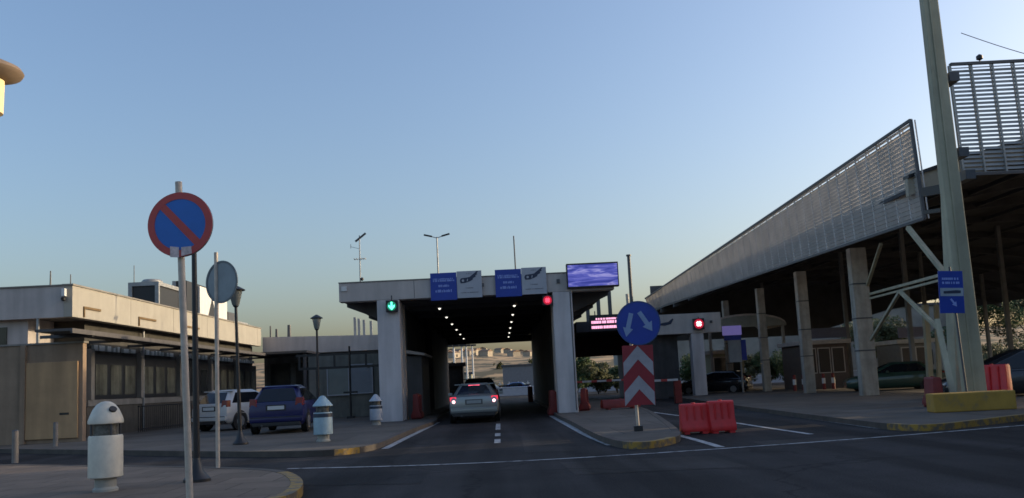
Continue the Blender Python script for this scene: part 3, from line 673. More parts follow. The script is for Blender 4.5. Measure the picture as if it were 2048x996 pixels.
# pylon
t = thing('pylon', 'tall tapering pale green steel pylon standing on the yellow block', 'pylon', (12.0, 21.4, KZ)); O = t.location
pb = P(1950, 792, 21.4); pt = (P(1857, 0, 21.4)); d = Vector(pt) - Vector(pb); top = Vector(pb) + d * 1.25
m = MB(O); a_ = Vector(pb); vs = []
for (c, hw, hy) in ((a_ - Vector((0, 0, .2)), .27, .12), (top, .19, .10)):
    vs += [c + Vector((-hw, -hy, 0)), c + Vector((hw, -hy, 0)), c + Vector((hw, hy, 0)), c + Vector((-hw, hy, 0))]
m.hexa(vs); m.build('shaft', STEELP, t, bevel=.03)
m = MB(O); vs = []
for (c, hw, hy) in ((a_ + Vector((-.05, -.135, 0)), .025, .012), (top + Vector((-.04, -.115, 0)), .02, .012)):
    vs += [c + Vector((-hw, -hy, 0)), c + Vector((hw, -hy, 0)), c + Vector((hw, hy, 0)), c + Vector((-hw, hy, 0))]
m.hexa(vs); m.build('flange', STEELP, t)
for (u, v) in ((1893, 155), (1912, 305), (1925, 350)):
    p = P(u + 10, v, 21.4); MB(O).box(p[0] - .1, p[0] + .16, p[1] - .1, p[1] + .6, p[2] - .12, p[2] + .12).build('bracket', DGREY, t)
MB(O).box(pb[0] - .36, pb[0] + .36, 21.15, 21.65, KZ, pb[2] + .03).build('base_plate', STEELP, t, bevel=.01)
# yellow block
xa = G(1868, 826, KZ)[0]; xb = G(2036, 822, KZ)[0]
ba = Vector((*G(1870, 826, KZ), 0)); bb = Vector((*G(2035, 818, KZ), 0)); bk = Vector((.12, .62, 0))
o = MB((11, 20, KZ)).hexa([ba + Vector((0, 0, KZ)), bb + Vector((0, 0, KZ)), bb + bk + Vector((0, 0, KZ)), ba + bk + Vector((0, 0, KZ)), ba + Vector((0, 0, .56)), bb + Vector((0, 0, .56)), bb + bk + Vector((0, 0, .56)), ba + bk + Vector((0, 0, .56))])
o = o.build('kerb_block', YEL2, bevel=.03); tag(o, 'long low yellow painted concrete block under the pylon', 'concrete block')
# louvre screens
def louvre(name, label, A, B, C, D, nslat, nrib, m_s, open_rows=2, duty=.95, group=None):
    # A near bottom, B far bottom, C far top, D near top
    A, B, C, D = map(Vector, (A, B, C, D))
    r = thing(name, label, 'louvre screen', A, 0, group); m = MB(A)
    nrm = (B - A).cross(D - A).normalized()
    for i in range(nslat):
        t0 = i / nslat; t1 = (i + duty * (.55 if i >= nslat - open_rows else 1)) / nslat
        a0 = A.lerp(D, t0); b0 = B.lerp(C, t0); a1 = A.lerp(D, t1); b1 = B.lerp(C, t1)
        off = nrm * (-.055 if duty > .8 else .05)
        m.hexa([a0, b0, b0 + nrm * .012, a0 + nrm * .012, a1 + off, b1 + off, b1 + off + nrm * .012, a1 + off + nrm * .012])
    m.build('slats', m_s, r)
    m = MB(A)
    for i in range(nrib + 1):
        s_ = i / nrib; p = A.lerp(B, s_) - nrm * .02; q = D.lerp(C, s_) - nrm * .02
        m.bar(p, q + (q - p).normalized() * .03, .05, .05)
        m.bar(p + nrm * .115, q + nrm * .115, .035, .035)
    m.build('ribs', m_s, r)
    m = MB(A)
    for (p, q) in ((A, B), (D, C)): m.bar(p - nrm * .05, q - nrm * .05, .09, .09)
    m.bar(A - nrm * .05, D - nrm * .05, .09, .09); m.build('frame', DGREY, r)
    return r
louvre('louvre_screen', 'long pale louvred screen tapering away along the side of the canopy',
       P(1852, 437, 26.7), P(1300, 622, 58), P(1292, 597, 58), P(1824, 240, 26.7), 21, 44, LOUV, 2, .82, 'louvred canopy screens')
LV = (Vector(P(1899, 130, 26.2)), Vector(P(1928, 350, 26.2)))
louvre('louvre_screen', 'open louvred screen with sky showing through, right of the pylon',
       tuple(LV[1] + Vector((11, 0, 0))), tuple(LV[1]), tuple(LV[0]), tuple(LV[0] + Vector((11, 0, .1))), 27, 16, LOUVD, 1, .72, 'louvred canopy screens')
o = None
r = thing('roof_camera', 'small dark camera on top of the open louvred screen', 'camera', tuple(Vector(P(1960, 124, 26.2))))
MB().lathe([(.02, .05), (.10, .10), (.10, .2), (.02, .26)], n=12).build('head', BLK, r, smooth=True); MB().tube((0, 0, -.05), (0, 0, .12), .02, .02, 6).build('stem', BLK, r)
pa = Vector(P(1922, 66, 24)); pc = Vector(P(2200, 140, 24)); m = MB(pa); prev = pa
for i in range(1, 13):
    s_ = i / 12; q = pa.lerp(pc, s_) - Vector((0, 0, .12 * math.sin(math.pi * s_))); m.tube(prev, q, .012, .012, 5); prev = q
tag(m.build('overhead_cable', DGREY), 'thin cable sloping across the sky at the upper right', 'cable')
# unseen block right of the frame, added to shade the foreground
t = thing('shade_block', 'unseen plain block right of the canopy, added to cast shade', 'building', (34, 2, 0)); O = t.location
MB(O).box(20, 48, -40, 22, 0, 9.5).build('wall', CONC, t)
for k in range(9): MB(O).box(19.95, 19.997, -34 + k*6, -31 + k*6, 5.6, 7.4).build('window', GLASS, t)
# ------------------------------------------------------------ street signs and posts (foreground)
def ground_at(u, v, z=KZ): x, y = G(u, v, z); return x, y
# no parking sign
DN = 8.6
bx, by = P(382, 1000, DN)[0] + .02, DN
base = Vector((bx, by, KZ)); base.x = (P(380, 996, DN)[0]) + .01
ptop = Vector(P(357, 364, DN)); pl = Vector(P(379.5, 996, DN)); pdir = (ptop - pl).normalized()
base = pl - pdir * ((pl.z - KZ) / pdir.z)
r = thing('no_parking_sign', 'round blue no parking sign with red rim and diagonal on a leaning pale pole', 'road sign', base)
MB(base).tube(base, ptop, .034, .034, 14).build('pole', POLEW, r, smooth=True)
sc_ = Vector(P(360.5, 449, DN - .06)); R_ = 66 / F * DN
T = Matrix.Translation(sc_) @ Matrix.Rotation(rad(-3), 4, 'Z') @ Matrix.Rotation(rad(2.5), 4, 'Y')
def sm(): return MB(base)
m = sm(); m.plate(circ(R_, 56), .0, .02); m.build('disc', SBACK, r, T=T)
m = sm(); m.plate(circ(R_ * .80, 56), -.004, -.001); m.build('blue_face', SBLUE2, r, T=T)
m = sm(); ring_plate(m, R_ * .785, R_ * .995, -.009, -.0005, 56); m.build('red_rim', SRED, r, T=T)
m = sm(); a_ = R_ * .80; q = .075 * R_ / .33
ang = rad(-45); dx, dz = math.cos(ang), math.sin(ang); nx_, nz_ = -dz, dx
m.plate([(-dx*a_ + nx_*q/2*.9, -dz*a_ + nz_*q/2*.9), (-dx*a_ - nx_*q/2, -dz*a_ - nz_*q/2), (dx*a_ - nx_*q/2, dz*a_ - nz_*q/2), (dx*a_ + nx_*q/2, dz*a_ + nz_*q/2)], -.008, -.0045); m.build('red_diagonal', SRED, r, T=T)
m = sm(); m.plate([(-.085, -.335), (.005, -.34), (.0, -.235), (-.09, -.225)], -.014, -.010); m.plate([(.03, -.325), (.135, -.30), (.125, -.225), (.025, -.235)], -.014, -.010); m.build('sticker', mat('sticker_white', (.66, .52, .50), .6, var=.3, scale=20), r, T=T)
m = sm(); m.plate([(-.01, -.40), (.10, -.40), (.09, -.22), (.0, -.225)], .045, .055)
MB(base).bar(sc_ + Vector((-.1, .03, -.12)), sc_ + Vector((.1, .03, -.12)), .03, .04).build('clamp', GALV, r)
# black lantern posts
def lantern(x, y, ztop, label, rr_=.24, conebase=True):
    r = thing('lantern_post', label, 'street lamp', (x, y, KZ), 0, 'black lantern posts along the pavement')
    h = ztop - KZ
    MB().tube((0, 0, 0), (0, 0, h - .42), .048, .036, 12).build('pole', BLK, r, smooth=True)
    MB().lathe([(.19, 0), (.19, .04), (.10, .14), (.055, .30), (.045, .34)], n=20).build('base', BLK, r, smooth=True)
    MB().lathe([(.06, h - .44), (.09, h - .40), (rr_ * .72, h - .06), (rr_ * .70, h - .05)], n=16).build('lamp_glass', mat('lantern_glass', (.20, .21, .19), .3), r, smooth=True)
    MB().lathe([(rr_, h - .05), (rr_ * 1.02, h - .03), (rr_ * .45, h + .05), (.03, h + .09)], n=16).build('lamp_cap', BLK, r, smooth=True)
    MB().lathe([(.035, h - .48), (.075, h - .44), (.07, h - .40)], n=16).build('collar', BLK, r, smooth=True)
    return r
x, y = ground_at(394, 963); lx = x
L1 = lantern(x, y, 4.0, 'nearest black lantern post, its lantern hidden behind the no parking sign', .27)
L1.rotation_euler = (0, rad(-.3), 0)
x, y = ground_at(481, 889); L2 = lantern(x, y, 4.03, 'black lantern post partly behind the grey sign back, by the blue car', .24); L2.rotation_euler = (0, rad(-1.2), 0)
x, y = P(638, 850, 30.5)[:2]; lantern(x, y, 4.0, 'black lantern post behind the pale blue litter bin left of the notice boards', .22)
# round sign seen from behind
x, y = ground_at(436, 936)
r = thing('round_sign', 'round grey sign seen from behind on a slim pale pole', 'road sign', (x, y, KZ)); base = Vector((x, y, KZ))
pt = Vector(P(432, 505, y)); MB(base).tube(base, pt, .034, .034, 12).build('pole', POLEW, r, smooth=True)
c = Vector(P(444, 564, y - .05)); T = Matrix.Translation(c) @ Matrix.Rotation(rad(-28), 4, 'Z')
m = MB(base); m.plate(circ(.365, 44), -.008, .008); m.build('disc', SBACK, r, T=T)
m = MB(base); ring_plate(m, .335, .372, -.016, -.009, 44); m.build('rim', mat('sign_back_rim', (.13, .15, .16), .5), r, T=T)
MB(base).bar(c + Vector((-.1, .05, 0)), c + Vector((.1, .02, 0)), .03, .05).build('clamp', GALV, r)
# bollards
def bollard(u, v, h, label):
    x, y = ground_at(u, v)
    r = thing('bollard', label, 'bollard', (x, y, KZ), 0, 'grey bollards on the left pavement')
    MB().tube((0, 0, 0), (0, 0, h), .065, .065, 16).build('post', mat('bollard_metal', (.22, .20, .18), .6, var=.2, streak=.2), r, smooth=True)
    MB().lathe([(.067, h - .0), (.055, h + .02), (.0, h + .03)], n=16).build('cap', DGREY, r, smooth=True)
bollard(30, 926, .68, 'nearer grey bollard at the left edge of the picture')
bollard(111, 893, .68, 'farther grey bollard in front of the tan panel')
# litter bins
def bin_(x, y, rz, body, label, dome=True, s=1.0, slim=1.0):
    r = thing('litter_bin', label, 'litter bin', (x, y, KZ), rz, 'litter bins with hoods'); r.scale = (slim, slim, 1)
    MB().lathe([(.175*s, 0), (.175*s, .03), (.145*s, .06), (.15*s, .20*s)], n=24).build('pedestal', mat('bin_pedestal', (.33, .32, .28), .7, var=.2), r, smooth=True)
    MB().lathe([(.20*s, .17*s), (.235*s, .185*s), (.235*s, .70*s), (.225*s, .72*s), (.20*s, .72*s)], n=32).build('body', body, r, smooth=True)
    MB().lathe([(.17*s, .70*s), (.17*s, .90*s)], n=24).build('liner', mat('bin_liner', (.10, .10, .09), .35, var=.8, scale=14), r, smooth=True)
    for k in range(4):
        a = math.pi/4 + k*math.pi/2; MB().box(-.012, .012, -.012, .012, .70*s, .90*s).build('hood_strut', DGREY, r, T=Matrix.Translation((.205*s*math.cos(a), .205*s*math.sin(a), 0)))
    if dome:
        MB().lathe([(.21*s, .865*s), (.24*s, .875*s), (.242*s, .91*s), (.215*s, .98*s), (.175*s, 1.06*s), (.125*s, 1.12*s), (.065*s, 1.155*s), (.0, 1.165*s)], n=32).build('hood', body, r, smooth=True)
        # dark mouth in the hood
        a = Vector((.150, -.105, 1.055)) * s
        T = Matrix.Translation(a) @ Vector((.66, -.46, .60)).to_track_quat('Z', 'Y').to_matrix().to_4x4()
        MB().lathe([(.055*s, -.02), (.06*s, .012), (.052*s, .018)], n=20, sy=.75).build('mouth', BLK, r, T=T)
    else:
        MB().lathe([(.21*s, .865*s), (.25*s, .875*s), (.25*s, .89*s), (.06*s, 1.12*s), (.0, 1.135*s)], n=32).build('hood', body, r, smooth=True)
        MB().lathe([(.238*s, .60*s), (.238*s, .695*s)], n=32).build('band', mat('bin_dark_band', (.03, .045, .07), .5), r, smooth=True)
    return r
x, y = ground_at(211, 982); bin_(x, y, 0, OFFW, 'large white domed litter bin in the left foreground', True, 1.04, .90)
x, y = ground_at(647, 883); bin_(x, y, .3, BLUEW, 'pale blue cone topped litter bin beside the blue car', False, .98)
x, y = ground_at(753, 850); bin_(x, y, .5, mat('pale_grey_plastic', (.40, .43, .47), .5, var=.1), 'small grey cone topped litter bin at the foot of the left portal column', False, .92)
# arrows + chevron sign
x, y = ground_at(1277, 862); base = Vector((x, y, KZ))
r = thing('arrow_sign', 'round blue keep past either side sign above a red and white chevron board', 'road sign', base)
ps = F / y
MB(base).tube(base, base + Vector((-.06, 0, 3.05)), .035, .035, 12).build('pole', POLEW, r, smooth=True)
MB(base).box(x - .09, x + .09, y - .09, y + .09, KZ, KZ + .12).build('base_shoe', BLK, r, bevel=.01)
c = Vector(P(1277, 646, y - .06)); R_ = 44.5 / ps; T = Matrix.Translation(c) @ Matrix.Rotation(rad(1), 4, 'Y')
m = MB(base); m.plate(circ(R_, 48), 0, .02); m.build('disc', SBLUE, r, T=T)
m = MB(base); ring_plate(m, R_*.94, R_*.995, -.006, -.001, 48); m.build('rim', mat('rim_dark_blue', (.02, .06, .22), .4), r, T=T)
def arrow(mb, tail, tip, wd, hw, hl):
    a = Vector(tail); b_ = Vector(tip); d = (b_ - a).normalized(); n_ = Vector((-d.y, d.x)); k = b_ - d * hl
    mb.plate([tuple(p) for p in (a + n_*wd/2, k + n_*wd/2, k + n_*hw/2, b_, k - n_*hw/2, k - n_*wd/2, a - n_*wd/2)], -.008, -.002)
f_ = lambda u, v: ((u - 1277) / ps, -(v - 646) / ps)
m = MB(base); arrow(m, f_(1263, 626), f_(1251, 673), .10, .23, .20); arrow(m, f_(1279, 624), f_(1304, 663), .10, .25, .20)
m.build('arrow', mat('faded_arrow_white', (.24, .33, .52), .5, var=.12), r, T=T)
# chevron board
c = Vector(P(1277.5, 750, y - .06)); hw = 30.5 / ps; hh = 59 / ps
T = Matrix.Translation(c) @ Matrix.Rotation(rad(1), 4, 'Y') @ Matrix.Rotation(rad(-2), 4, 'Z')
m = MB(base); m.box(-hw, hw, 0, .02, -hh, hh); m.build('chevron_board', mat('chevron_red', (.27, .018, .028), .5, var=.15, scale=4), r, T=T)
m = MB(base); per = 2*hh / 2.0; arm = hw * 1.08
for k in range(2):
    z0 = hh - .0 - k * per
    tip = z0 - .01; th = per * .46
    zl = tip - arm
    m.plate([(-hw*.97, zl), (0, tip), (hw*.97, zl), (hw*.97, zl - th), (0, tip - th), (-hw*.97, zl - th)], -.006, -.002)
m.build('chevron', mat('faded_white_chevron', (.36, .33, .35), .6, var=.15, scale=4), r, T=T)
# blue bus lane sign before pylon
c = Vector(P(1903, 584, 20.6)); gx, gy = c.x + .12, 20.6; base = Vector((gx, gy, KZ)); ps = F / 20.6
r = thing('lane_direction_sign', 'blue board with a white vehicle panel and arrow on a thin pole by the pylon', 'road sign', base)
MB(base).tube(base, Vector(P(1899, 534, 20.66)), .026, .026, 10).build('pole', DGREY, r, smooth=True)
T = Matrix.Translation(c) @ Matrix.Rotation(rad(2.6), 4, 'Y')
hw, hh = 25 / ps, 43 / ps
m = MB(base); m.box(-hw, hw, 0, .03, -hh, hh); m.build('board', SBLUE, r, T=T, bevel=.006)
m = MB(base); rr = random.Random(9)
for z_ in (.30, .20):
    x_ = -.22
    while x_ < .2: wq = rr.uniform(.025, .05); m.box(x_, x_ + wq, -.006, -.002, z_, z_ + .055); x_ += wq + rr.choice((.008, .008, .03))
m.build('lettering', STEXT, r, T=T)
m = MB(base); m.box(-hw*.92, hw*.95, -.007, -.002, -.10, .10); m.build('white_panel', mat('panel_white', (.30, .36, .42), .5), r, T=T)
m = MB(base); m.plate([(-.2, -.04), (.22, -.03), (.23, .035), (.12, .045), (-.2, .02)], -.013, -.009); m.build('vehicle_symbol', SDARK, r, T=T)
m = MB(base); arrow(m, (-.03, -.17), (.11, -.36), .045, .13, .11); m.build('arrow', STEXT, r, T=T)
# ------------------------------------------------------------ red plastic barriers
def barrier(x, y, rz, label, L=.62, h=.66, m_=REDP, z=0):
    r = thing('plastic_barrier', label, 'barrier', (x, y, z), rz, 'red plastic road barriers')
    m = MB(); b0, b1 = .20, .10
    prof = [(-b0, .05), (-b0, .16), (-b1*1.2, .34), (-b1, h - .03), (-b1 + .03, h), (b1 - .03, h), (b1, h - .03), (b1*1.2, .34), (b0, .16), (b0, .05)]
    n = len(prof)
    vs = [(-L/2, p[0], p[1]) for p in prof] + [(L/2, p[0], p[1]) for p in prof]
    m.add(vs, [tuple(range(n)), tuple(range(2*n-1, n-1, -1))] + [(i, n+i, n+(i+1) % n, (i+1) % n) for i in range(n)])
    m.build('body', m_, r, bevel=.015, smooth=True)
    for xx in (-L*.33, L*.33): MB().box(xx - .06, xx + .06, -b0 + .012, b0 - .012, 0, .051).build('foot', m_, r)
    for xx in (-L*.28, 0, L*.28): MB().box(xx - .018, xx + .018, -b1 - .045, -b1 + .0, .30, h - .05).build('stiffening_rib', m_, r)
    MB().lathe([(.045, h - .002), (.045, h + .02), (.03, h + .022)], n=14).build('filler_cap', m_, r)
    return r
x0, y0 = G(1393, 868); x1, y1 = G(1444, 866)
barrier(x0, y0 + .15, rad(-2), 'left half of the red plastic barrier pair on the road right of the arrow sign', .60, .66)
barrier(x1 + .03, y1 + .12, rad(3), 'right half of the red plastic barrier pair on the road right of the arrow sign', .56, .70)
barrier(11.55, 22.7, rad(75), 'dull red barrier just left of the pylon foot', 1.1, .80, REDD, KZ)
barrier(13.3, 22.9, rad(-65), 'bright red barrier just right of the pylon foot', .9, 1.05, REDP, KZ)
barrier(-3.25, 33.4, rad(90), 'dark red barrier inside the covered lane at its left wall', 1.2, .95, REDD, KZ)
barrier(2.55 - .55, 33.2, rad(90), 'dark red barrier just inside the right portal column', 1.2, .95, REDD, 0)
barrier(3.25, 33.3, rad(80), 'red barrier behind the right portal column', .8, .85, REDD, KZ)
barrier(4.6, 33.0, rad(10), 'low red barrier behind the chevron board', 1.5, .38, REDD, KZ)
# ------------------------------------------------------------ cars
def make_car(label, loc, rz, paint, kind='saloon', lit=False, plate=PLATE, L=4.4, Wd=1.74, Hh=1.42, group='cars'):
    r = thing('car', label, 'car', loc, rz, group)
    hb = .92 if kind == 'saloon' else .96
    hw = Wd / 2
    m = MB()
    if kind == 'saloon':
        st = [(0, .90, .42, .78), (.03, .95, .30, .90), (.14, .985, .24, .965), (.55, 1, .22, .99), (1.1, 1, .20, .97), (2.4, 1, .20, .93), (3.2, .99, .20, .90), (3.9, .96, .22, .82), (4.28, .88, .26, .70), (4.4, .74, .34, .58)]
    else:
        st = [(0, .90, .42, .82), (.03, .95, .30, .95), (.14, .985, .24, 1.0), (.5, 1, .22, 1.0), (1.1, 1, .20, .98), (2.4, 1, .20, .95), (3.1, .99, .20, .92), (3.6, .96, .22, .82), (3.9, .88, .26, .70), (4.0, .74, .34, .58)]
    sy = L / st[-1][0]
    sec = [(0, 0), (.80, .0), (.93, .10), (.985, .28), (1.0, .52), (.985, .75), (.93, .93), (.84, 1.0), (0, 1.02)]
    full = sec + [(-a, b_) for a, b_ in reversed(sec[1:-1])]
    n = len(full); vs = []
    for (yy, k, zb, zt) in st:
        for (a, b_) in full: vs.append((a * hw * k, yy * sy, zb + (zt - zb) * b_))
    fs = [tuple(range(n)), tuple(range(len(vs)-1, len(vs)-n-1, -1))]
    for s_ in range(len(st) - 1):
        for i in range(n): fs.append((s_*n+i, (s_+1)*n+i, (s_+1)*n+(i+1) % n, s_*n+(i+1) % n))
    m.add(vs, fs); m.build('body', paint, r, smooth=True)
    # cabin
    if kind == 'saloon': lo = (.42, 3.45, .90, .90); hi = (1.0, 2.40, .61, Hh - .05)
    else: lo = (.05, 3.3, .92, .93); hi = (.52, 2.0, .66, Hh - .06)
    def rng(y0, y1, h, z, c_=.16):
        q = [(-h + c_*.8, y0), (0, y0 - .03), (h - c_*.8, y0), (h - c_*.15, y0 + c_*.5), (h, y0 + c_*1.6), (h*1.01, (y0+y1)/2), (h, y1 - c_*1.6), (h - c_*.3, y1 - c_*.4), (h - c_, y1), (0, y1 + .05), (-h + c_, y1), (-h + c_*.3, y1 - c_*.4), (-h, y1 - c_*1.6), (-h*1.01, (y0+y1)/2), (-h, y0 + c_*1.6), (-h + c_*.15, y0 + c_*.5)]
        return [(a, b_ * 1.0, z) for a, b_ in q]
    h0, h1 = lo[2] * hw, hi[2] * hw
    r0 = rng(lo[0]*sy, lo[1]*sy, h0, lo[3]); r1 = rng(hi[0]*sy, hi[1]*sy, h1, hi[3]); r2 = rng((hi[0]+.10)*sy, (hi[1]-.12)*sy, h1 - .09, Hh)
    m = MB(); k_ = len(r0); m.v = [Vector(p) for p in r0 + r1 + r2]
    for a in (0, 1):
        for i in range(k_): m.f.append((a*k_+i, a*k_+(i+1) % k_, (a+1)*k_+(i+1) % k_, (a+1)*k_+i))
    m.f.append(tuple(range(2*k_, 3*k_)))
    m.build('cabin', paint, r, smooth=True)
    def lerp3(i, t_): return Vector(r0[i]).lerp(Vector(r1[i]), t_)
    # rear screen
    def pane(idx, t0, t1, off, name, s0=0, s1=1):
        mm = MB(); a = [lerp3(i, t0) for i in idx]; b_ = [lerp3(i, t1) for i in idx]
        off = Vector(off); a = [p + off for p in a]; b_ = [p + off for p in b_]
        a2 = [p - off*2 for p in a]; b2 = [p - off*2 for p in b_]; q = len(idx)
        mm.v = a + b_ + a2 + b2
        for i in range(q - 1): mm.f += [(i, i+1, q+i+1, q+i), (2*q+i, 3*q+i, 3*q+i+1, 2*q+i+1)]
        mm.f += [(0, q, 3*q, 2*q), (q-1, 3*q-1, 4*q-1, 2*q-1)]
        for i in range(q-1): mm.f += [(i, 2*q+i, 2*q+i+1, i+1), (q+i, q+i+1, 3*q+i+1, 3*q+i)]
        mm.build(name, CGLASS, r)
    pane((0, 1, 2), .10, .93, (0, -.012, .006), 'rear_window')
    pane((10, 9, 8), .08, .93, (0, .012, .006), 'windscreen')
    pane((4, 5), .10, .90, (.012, 0, .003), 'side_window'); pane((5, 6), .10, .90, (.012, 0, .003), 'side_window')
    pane((13, 14), .10, .90, (-.012, 0, .003), 'side_window'); pane((12, 13), .10, .90, (-.012, 0, .003), 'side_window')
    m = MB(); m.box(-.006, .006, 0, .01, 0, .01)
    # lamps, bumper, plate
    zl = .68 if kind == 'saloon' else .84
    for s_ in (-1, 1):
        q = MB(); q.hexa([(s_*hw*.66, .0, zl), (s_*hw*.94, .03, zl), (s_*hw*.97, .20, zl), (s_*hw*.66, .20, zl), (s_*hw*.70, .02, zl + .24), (s_*hw*.93, .05, zl + .24), (s_*hw*.96, .22, zl + .24), (s_*hw*.70, .2, zl + .24)])
        tl = q.build('tail_lamp', TAILL if lit else TAILD, r, bevel=.015)
        if lit:
            MB().lathe([(.055, 0), (.05, .02), (.0, .03)], n=16).build('bulb', TAILH, tl, T=Matrix.Translation((s_*hw*.80, .008, zl + .075)) @ Matrix.Rotation(rad(90), 4, 'X'))
        MB().box(s_*hw*1.0 - (.0 if s_ > 0 else .16), s_*hw*1.0 + (.16 if s_ > 0 else 0), 2.55*sy, 2.65*sy, .93, 1.05).build('mirror', paint, r, bevel=.02)
        for yy in (.85*sy if kind == 'saloon' else .70*sy, (L - .85)):
            wh = bpy.data.objects.new('wheel', None)
            m = MB(); m.lathe([(.20, -.10), (.30, -.10), (.32, -.07), (.32, .07), (.30, .10), (.20, .10)], n=24)
            wt = m.build('wheel', RUB, r, smooth=True, T=Matrix.Translation((s_*(hw - .09), yy, .32)) @ Matrix.Rotation(rad(90), 4, 'Y'))
            m = MB(); m.lathe([(.03, 0), (.19, .0), (.20, .02), (.20, .19), (.19, .21), (.03, .21)], n=20); m.build('rim', RIM, wt, smooth=True, T=Matrix.Translation((s_*(hw - .09) - .105, yy, .32)) @ Matrix.Rotation(rad(90), 4, 'Y'))
            MB().lathe([(.37, 0), (.37, .012)], n=24).build('wheel_arch', BLK, r, T=Matrix.Translation((s_*(hw*.985), yy, .34)) @ Matrix.Rotation(rad(90), 4, 'Y'))
    q = MB(); q.box(-hw*.93, hw*.93, -.05, .18, .36, .54); q.build('bumper', paint, r, bevel=.045, smooth=True)
    q = MB(); q.box(-hw*.90, hw*.90, -.058, -.045, .50, .525); q.build('bumper_strip', RIM if kind == 'saloon' else BLK, r)
    q = MB(); q.box(-hw*.84, hw*.84, -.03, .2, .24, .355); q.build('bumper_skirt', BLK, r, bevel=.02)
    zp = .66 if kind == 'saloon' else .72
    q = MB(); q.box(-.30, .30, -.012 + .0, .01, zp - .01, zp + .16); q.build('plate_recess', DGREY if kind == 'saloon' else BLK, r)
    q = MB(); q.box(-.25, .25, -.022, -.013, zp + .02, zp + .13); q.build('number_plate', plate, r)
    if lit:
        q = MB(); q.box(-.20, .20, -.03, .03, 0, .055); q.build('high_brake_lamp', mat('brake_strip', (.5, .05, .05), .3, emit=(1, .12, .2), es=1.1), r, T=Matrix.Translation((0, (hi[0] - .06)*sy, Hh - .12)))
    q = MB(); q.tube((-hw*.5, .05, .27), (-hw*.5, -.06, .27), .03, .03, 10); q.build('exhaust', DGREY, r)
    q = MB(); q.box(-hw*.80, hw*.80, .10, .22, 0, .035); q.build('roof_lip', paint, r, bevel=.01, T=Matrix.Translation((0, (hi[0] - .12)*sy, Hh - .06)))
    return r
SILV = mat('silver_paint', (.27, .29, .29), .32, .5, var=.05, coat=.4)
NAVY = mat('navy_paint', (.005, .008, .075), .38, .0, var=.08, coat=.25)
WPAINT = mat('white_car_paint', (.50, .49, .48), .35, .0, var=.06, coat=.4)
DKP = mat('dark_car_paint', (.02, .022, .026), .25, .0, var=.05, coat=.8)
DGRN = mat('green_car_paint', (.035, .07, .05), .3, .0, var=.05, coat=.6)
make_car('silver saloon with lit red tail lamps entering the covered lane', (-.93, 29.6, 0), 0, SILV, 'saloon', True, mat('dull_plate', (.28, .30, .30), .5), Hh=1.38, group='cars in the lanes')
make_car('dark car in the covered lane ahead of the silver saloon', (-.95, 38.5, 0), 0, DKP, 'hatch', False, L=4.3, Wd=1.8, Hh=1.62, group='cars in the lanes')
x, y = G(556, 868, KZ)
make_car('navy blue hatchback parked on the pavement under the low awning', (x - .05, y, KZ), rad(3), NAVY, 'hatch', False, L=4.0, Wd=1.72, Hh=1.47, group='cars parked by the low building')
x, y = P(440, 862, 32)[:2]
make_car('white hatchback parked left of the navy blue one', (x, 30.8, KZ), rad(-24), WPAINT, 'hatch', False, L=3.9, Wd=1.68, Hh=1.45, group='cars parked by the low building')
make_car('black car under the canopy behind the red and white bollards', (15.2, 52, 0), rad(60), DKP, 'hatch', group='cars under the canopy')
make_car('dark green car under the canopy left of the pylon foot', (20.9, 40, 0), rad(75), DGRN, 'saloon', group='cars under the canopy')
make_car('black car behind the bright red barrier at the right edge', (18.6, 26.8, 0), rad(78), DKP, 'hatch', Hh=1.6, group='cars under the canopy')
# ------------------------------------------------------------ behind: toll booths
def booth(x, y, wd, dp, h, label, body, frame=GALV, sign=None, winm=GLASS):
    r = thing('toll_booth', label, 'booth', (x, y, 0), 0, 'booths under the canopy')
    MB().box(-wd/2, wd/2, 0, dp, 0, h).build('body', body, r, bevel=.02)
    MB().box(-wd/2 - .2, wd/2 + .2, -.25, dp + .2, h + .003, h + .25).build('roof', frame, r, bevel=.02)
    nW = max(1, int(wd / .9))
    for i in range(nW):
        x0 = -wd/2 + .1 + i * (wd - .2) / nW; x1 = x0 + (wd - .2) / nW - .08
        f_ = MB(); f_.box(x0, x1, -.03, -.003, 1.0, h - .2); fr = f_.build('window', frame, r)
        MB().box(x0 + .06, x1 - .06, -.04, -.032, 1.06, h - .26).build('pane', winm, fr)
    if sign: MB().box(-wd/2, wd/2, -.15, -.05, h + .35, h + .95).build('sign_board', sign, r); MB().box(-wd/2+.1, -wd/2+.18, -.10, .0, h + .25, h + .36).build('sign_leg', DGREY, r)
    return r
booth(19.2, 50, 2.7, 3.5, 2.7, 'dark brown booth under the canopy between the two nearest side posts', mat('brown_booth', (.13, .10, .085), .8), CONC, mat('dull_sign', (.13, .14, .20), .6), mat('dark_pane', (.02, .02, .022), .3))
booth(24.6, 50, 1.9, 3, 2.5, 'pale framed booth under the canopy left of the pylon', mat('pale_booth', (.26, .255, .24), .7), WHT, mat('pale_sign', (.22, .23, .34), .6))
booth(15.6, 58, 2.2, 3, 2.6, 'grey booth beneath the arched shelter roof', mat('olive_booth', (.30, .29, .20), .8), CONC, None)
booth(34, 46, 3, 3, 2.7, 'grey booth among the lanes at the right edge', CONC_D, GALV, None)
r = thing('arched_shelter', 'pale arched shelter roof beyond the side posts', 'shelter', (16.2, 55, 0))
m = MB(); n = 12; vs = []
for i in range(n + 1):
    a = math.pi * i / n; x_ = -2.6 * math.cos(a); z_ = 4.2 + .75 * math.sin(a)
    vs += [(x_, 0, z_), (x_, 6, z_), (x_, 6, z_ + .12), (x_, 0, z_ + .12)]
fs = [(0, 1, 2, 3), (4*n+3, 4*n+2, 4*n+1, 4*n)]
for i in range(n):
    for j in range(4): fs.append((4*i+j, 4*i+4+j, 4*i+4+(j+1) % 4, 4*i+(j+1) % 4))
m.add(vs, fs); m.build('roof', CONC, r, smooth=True)
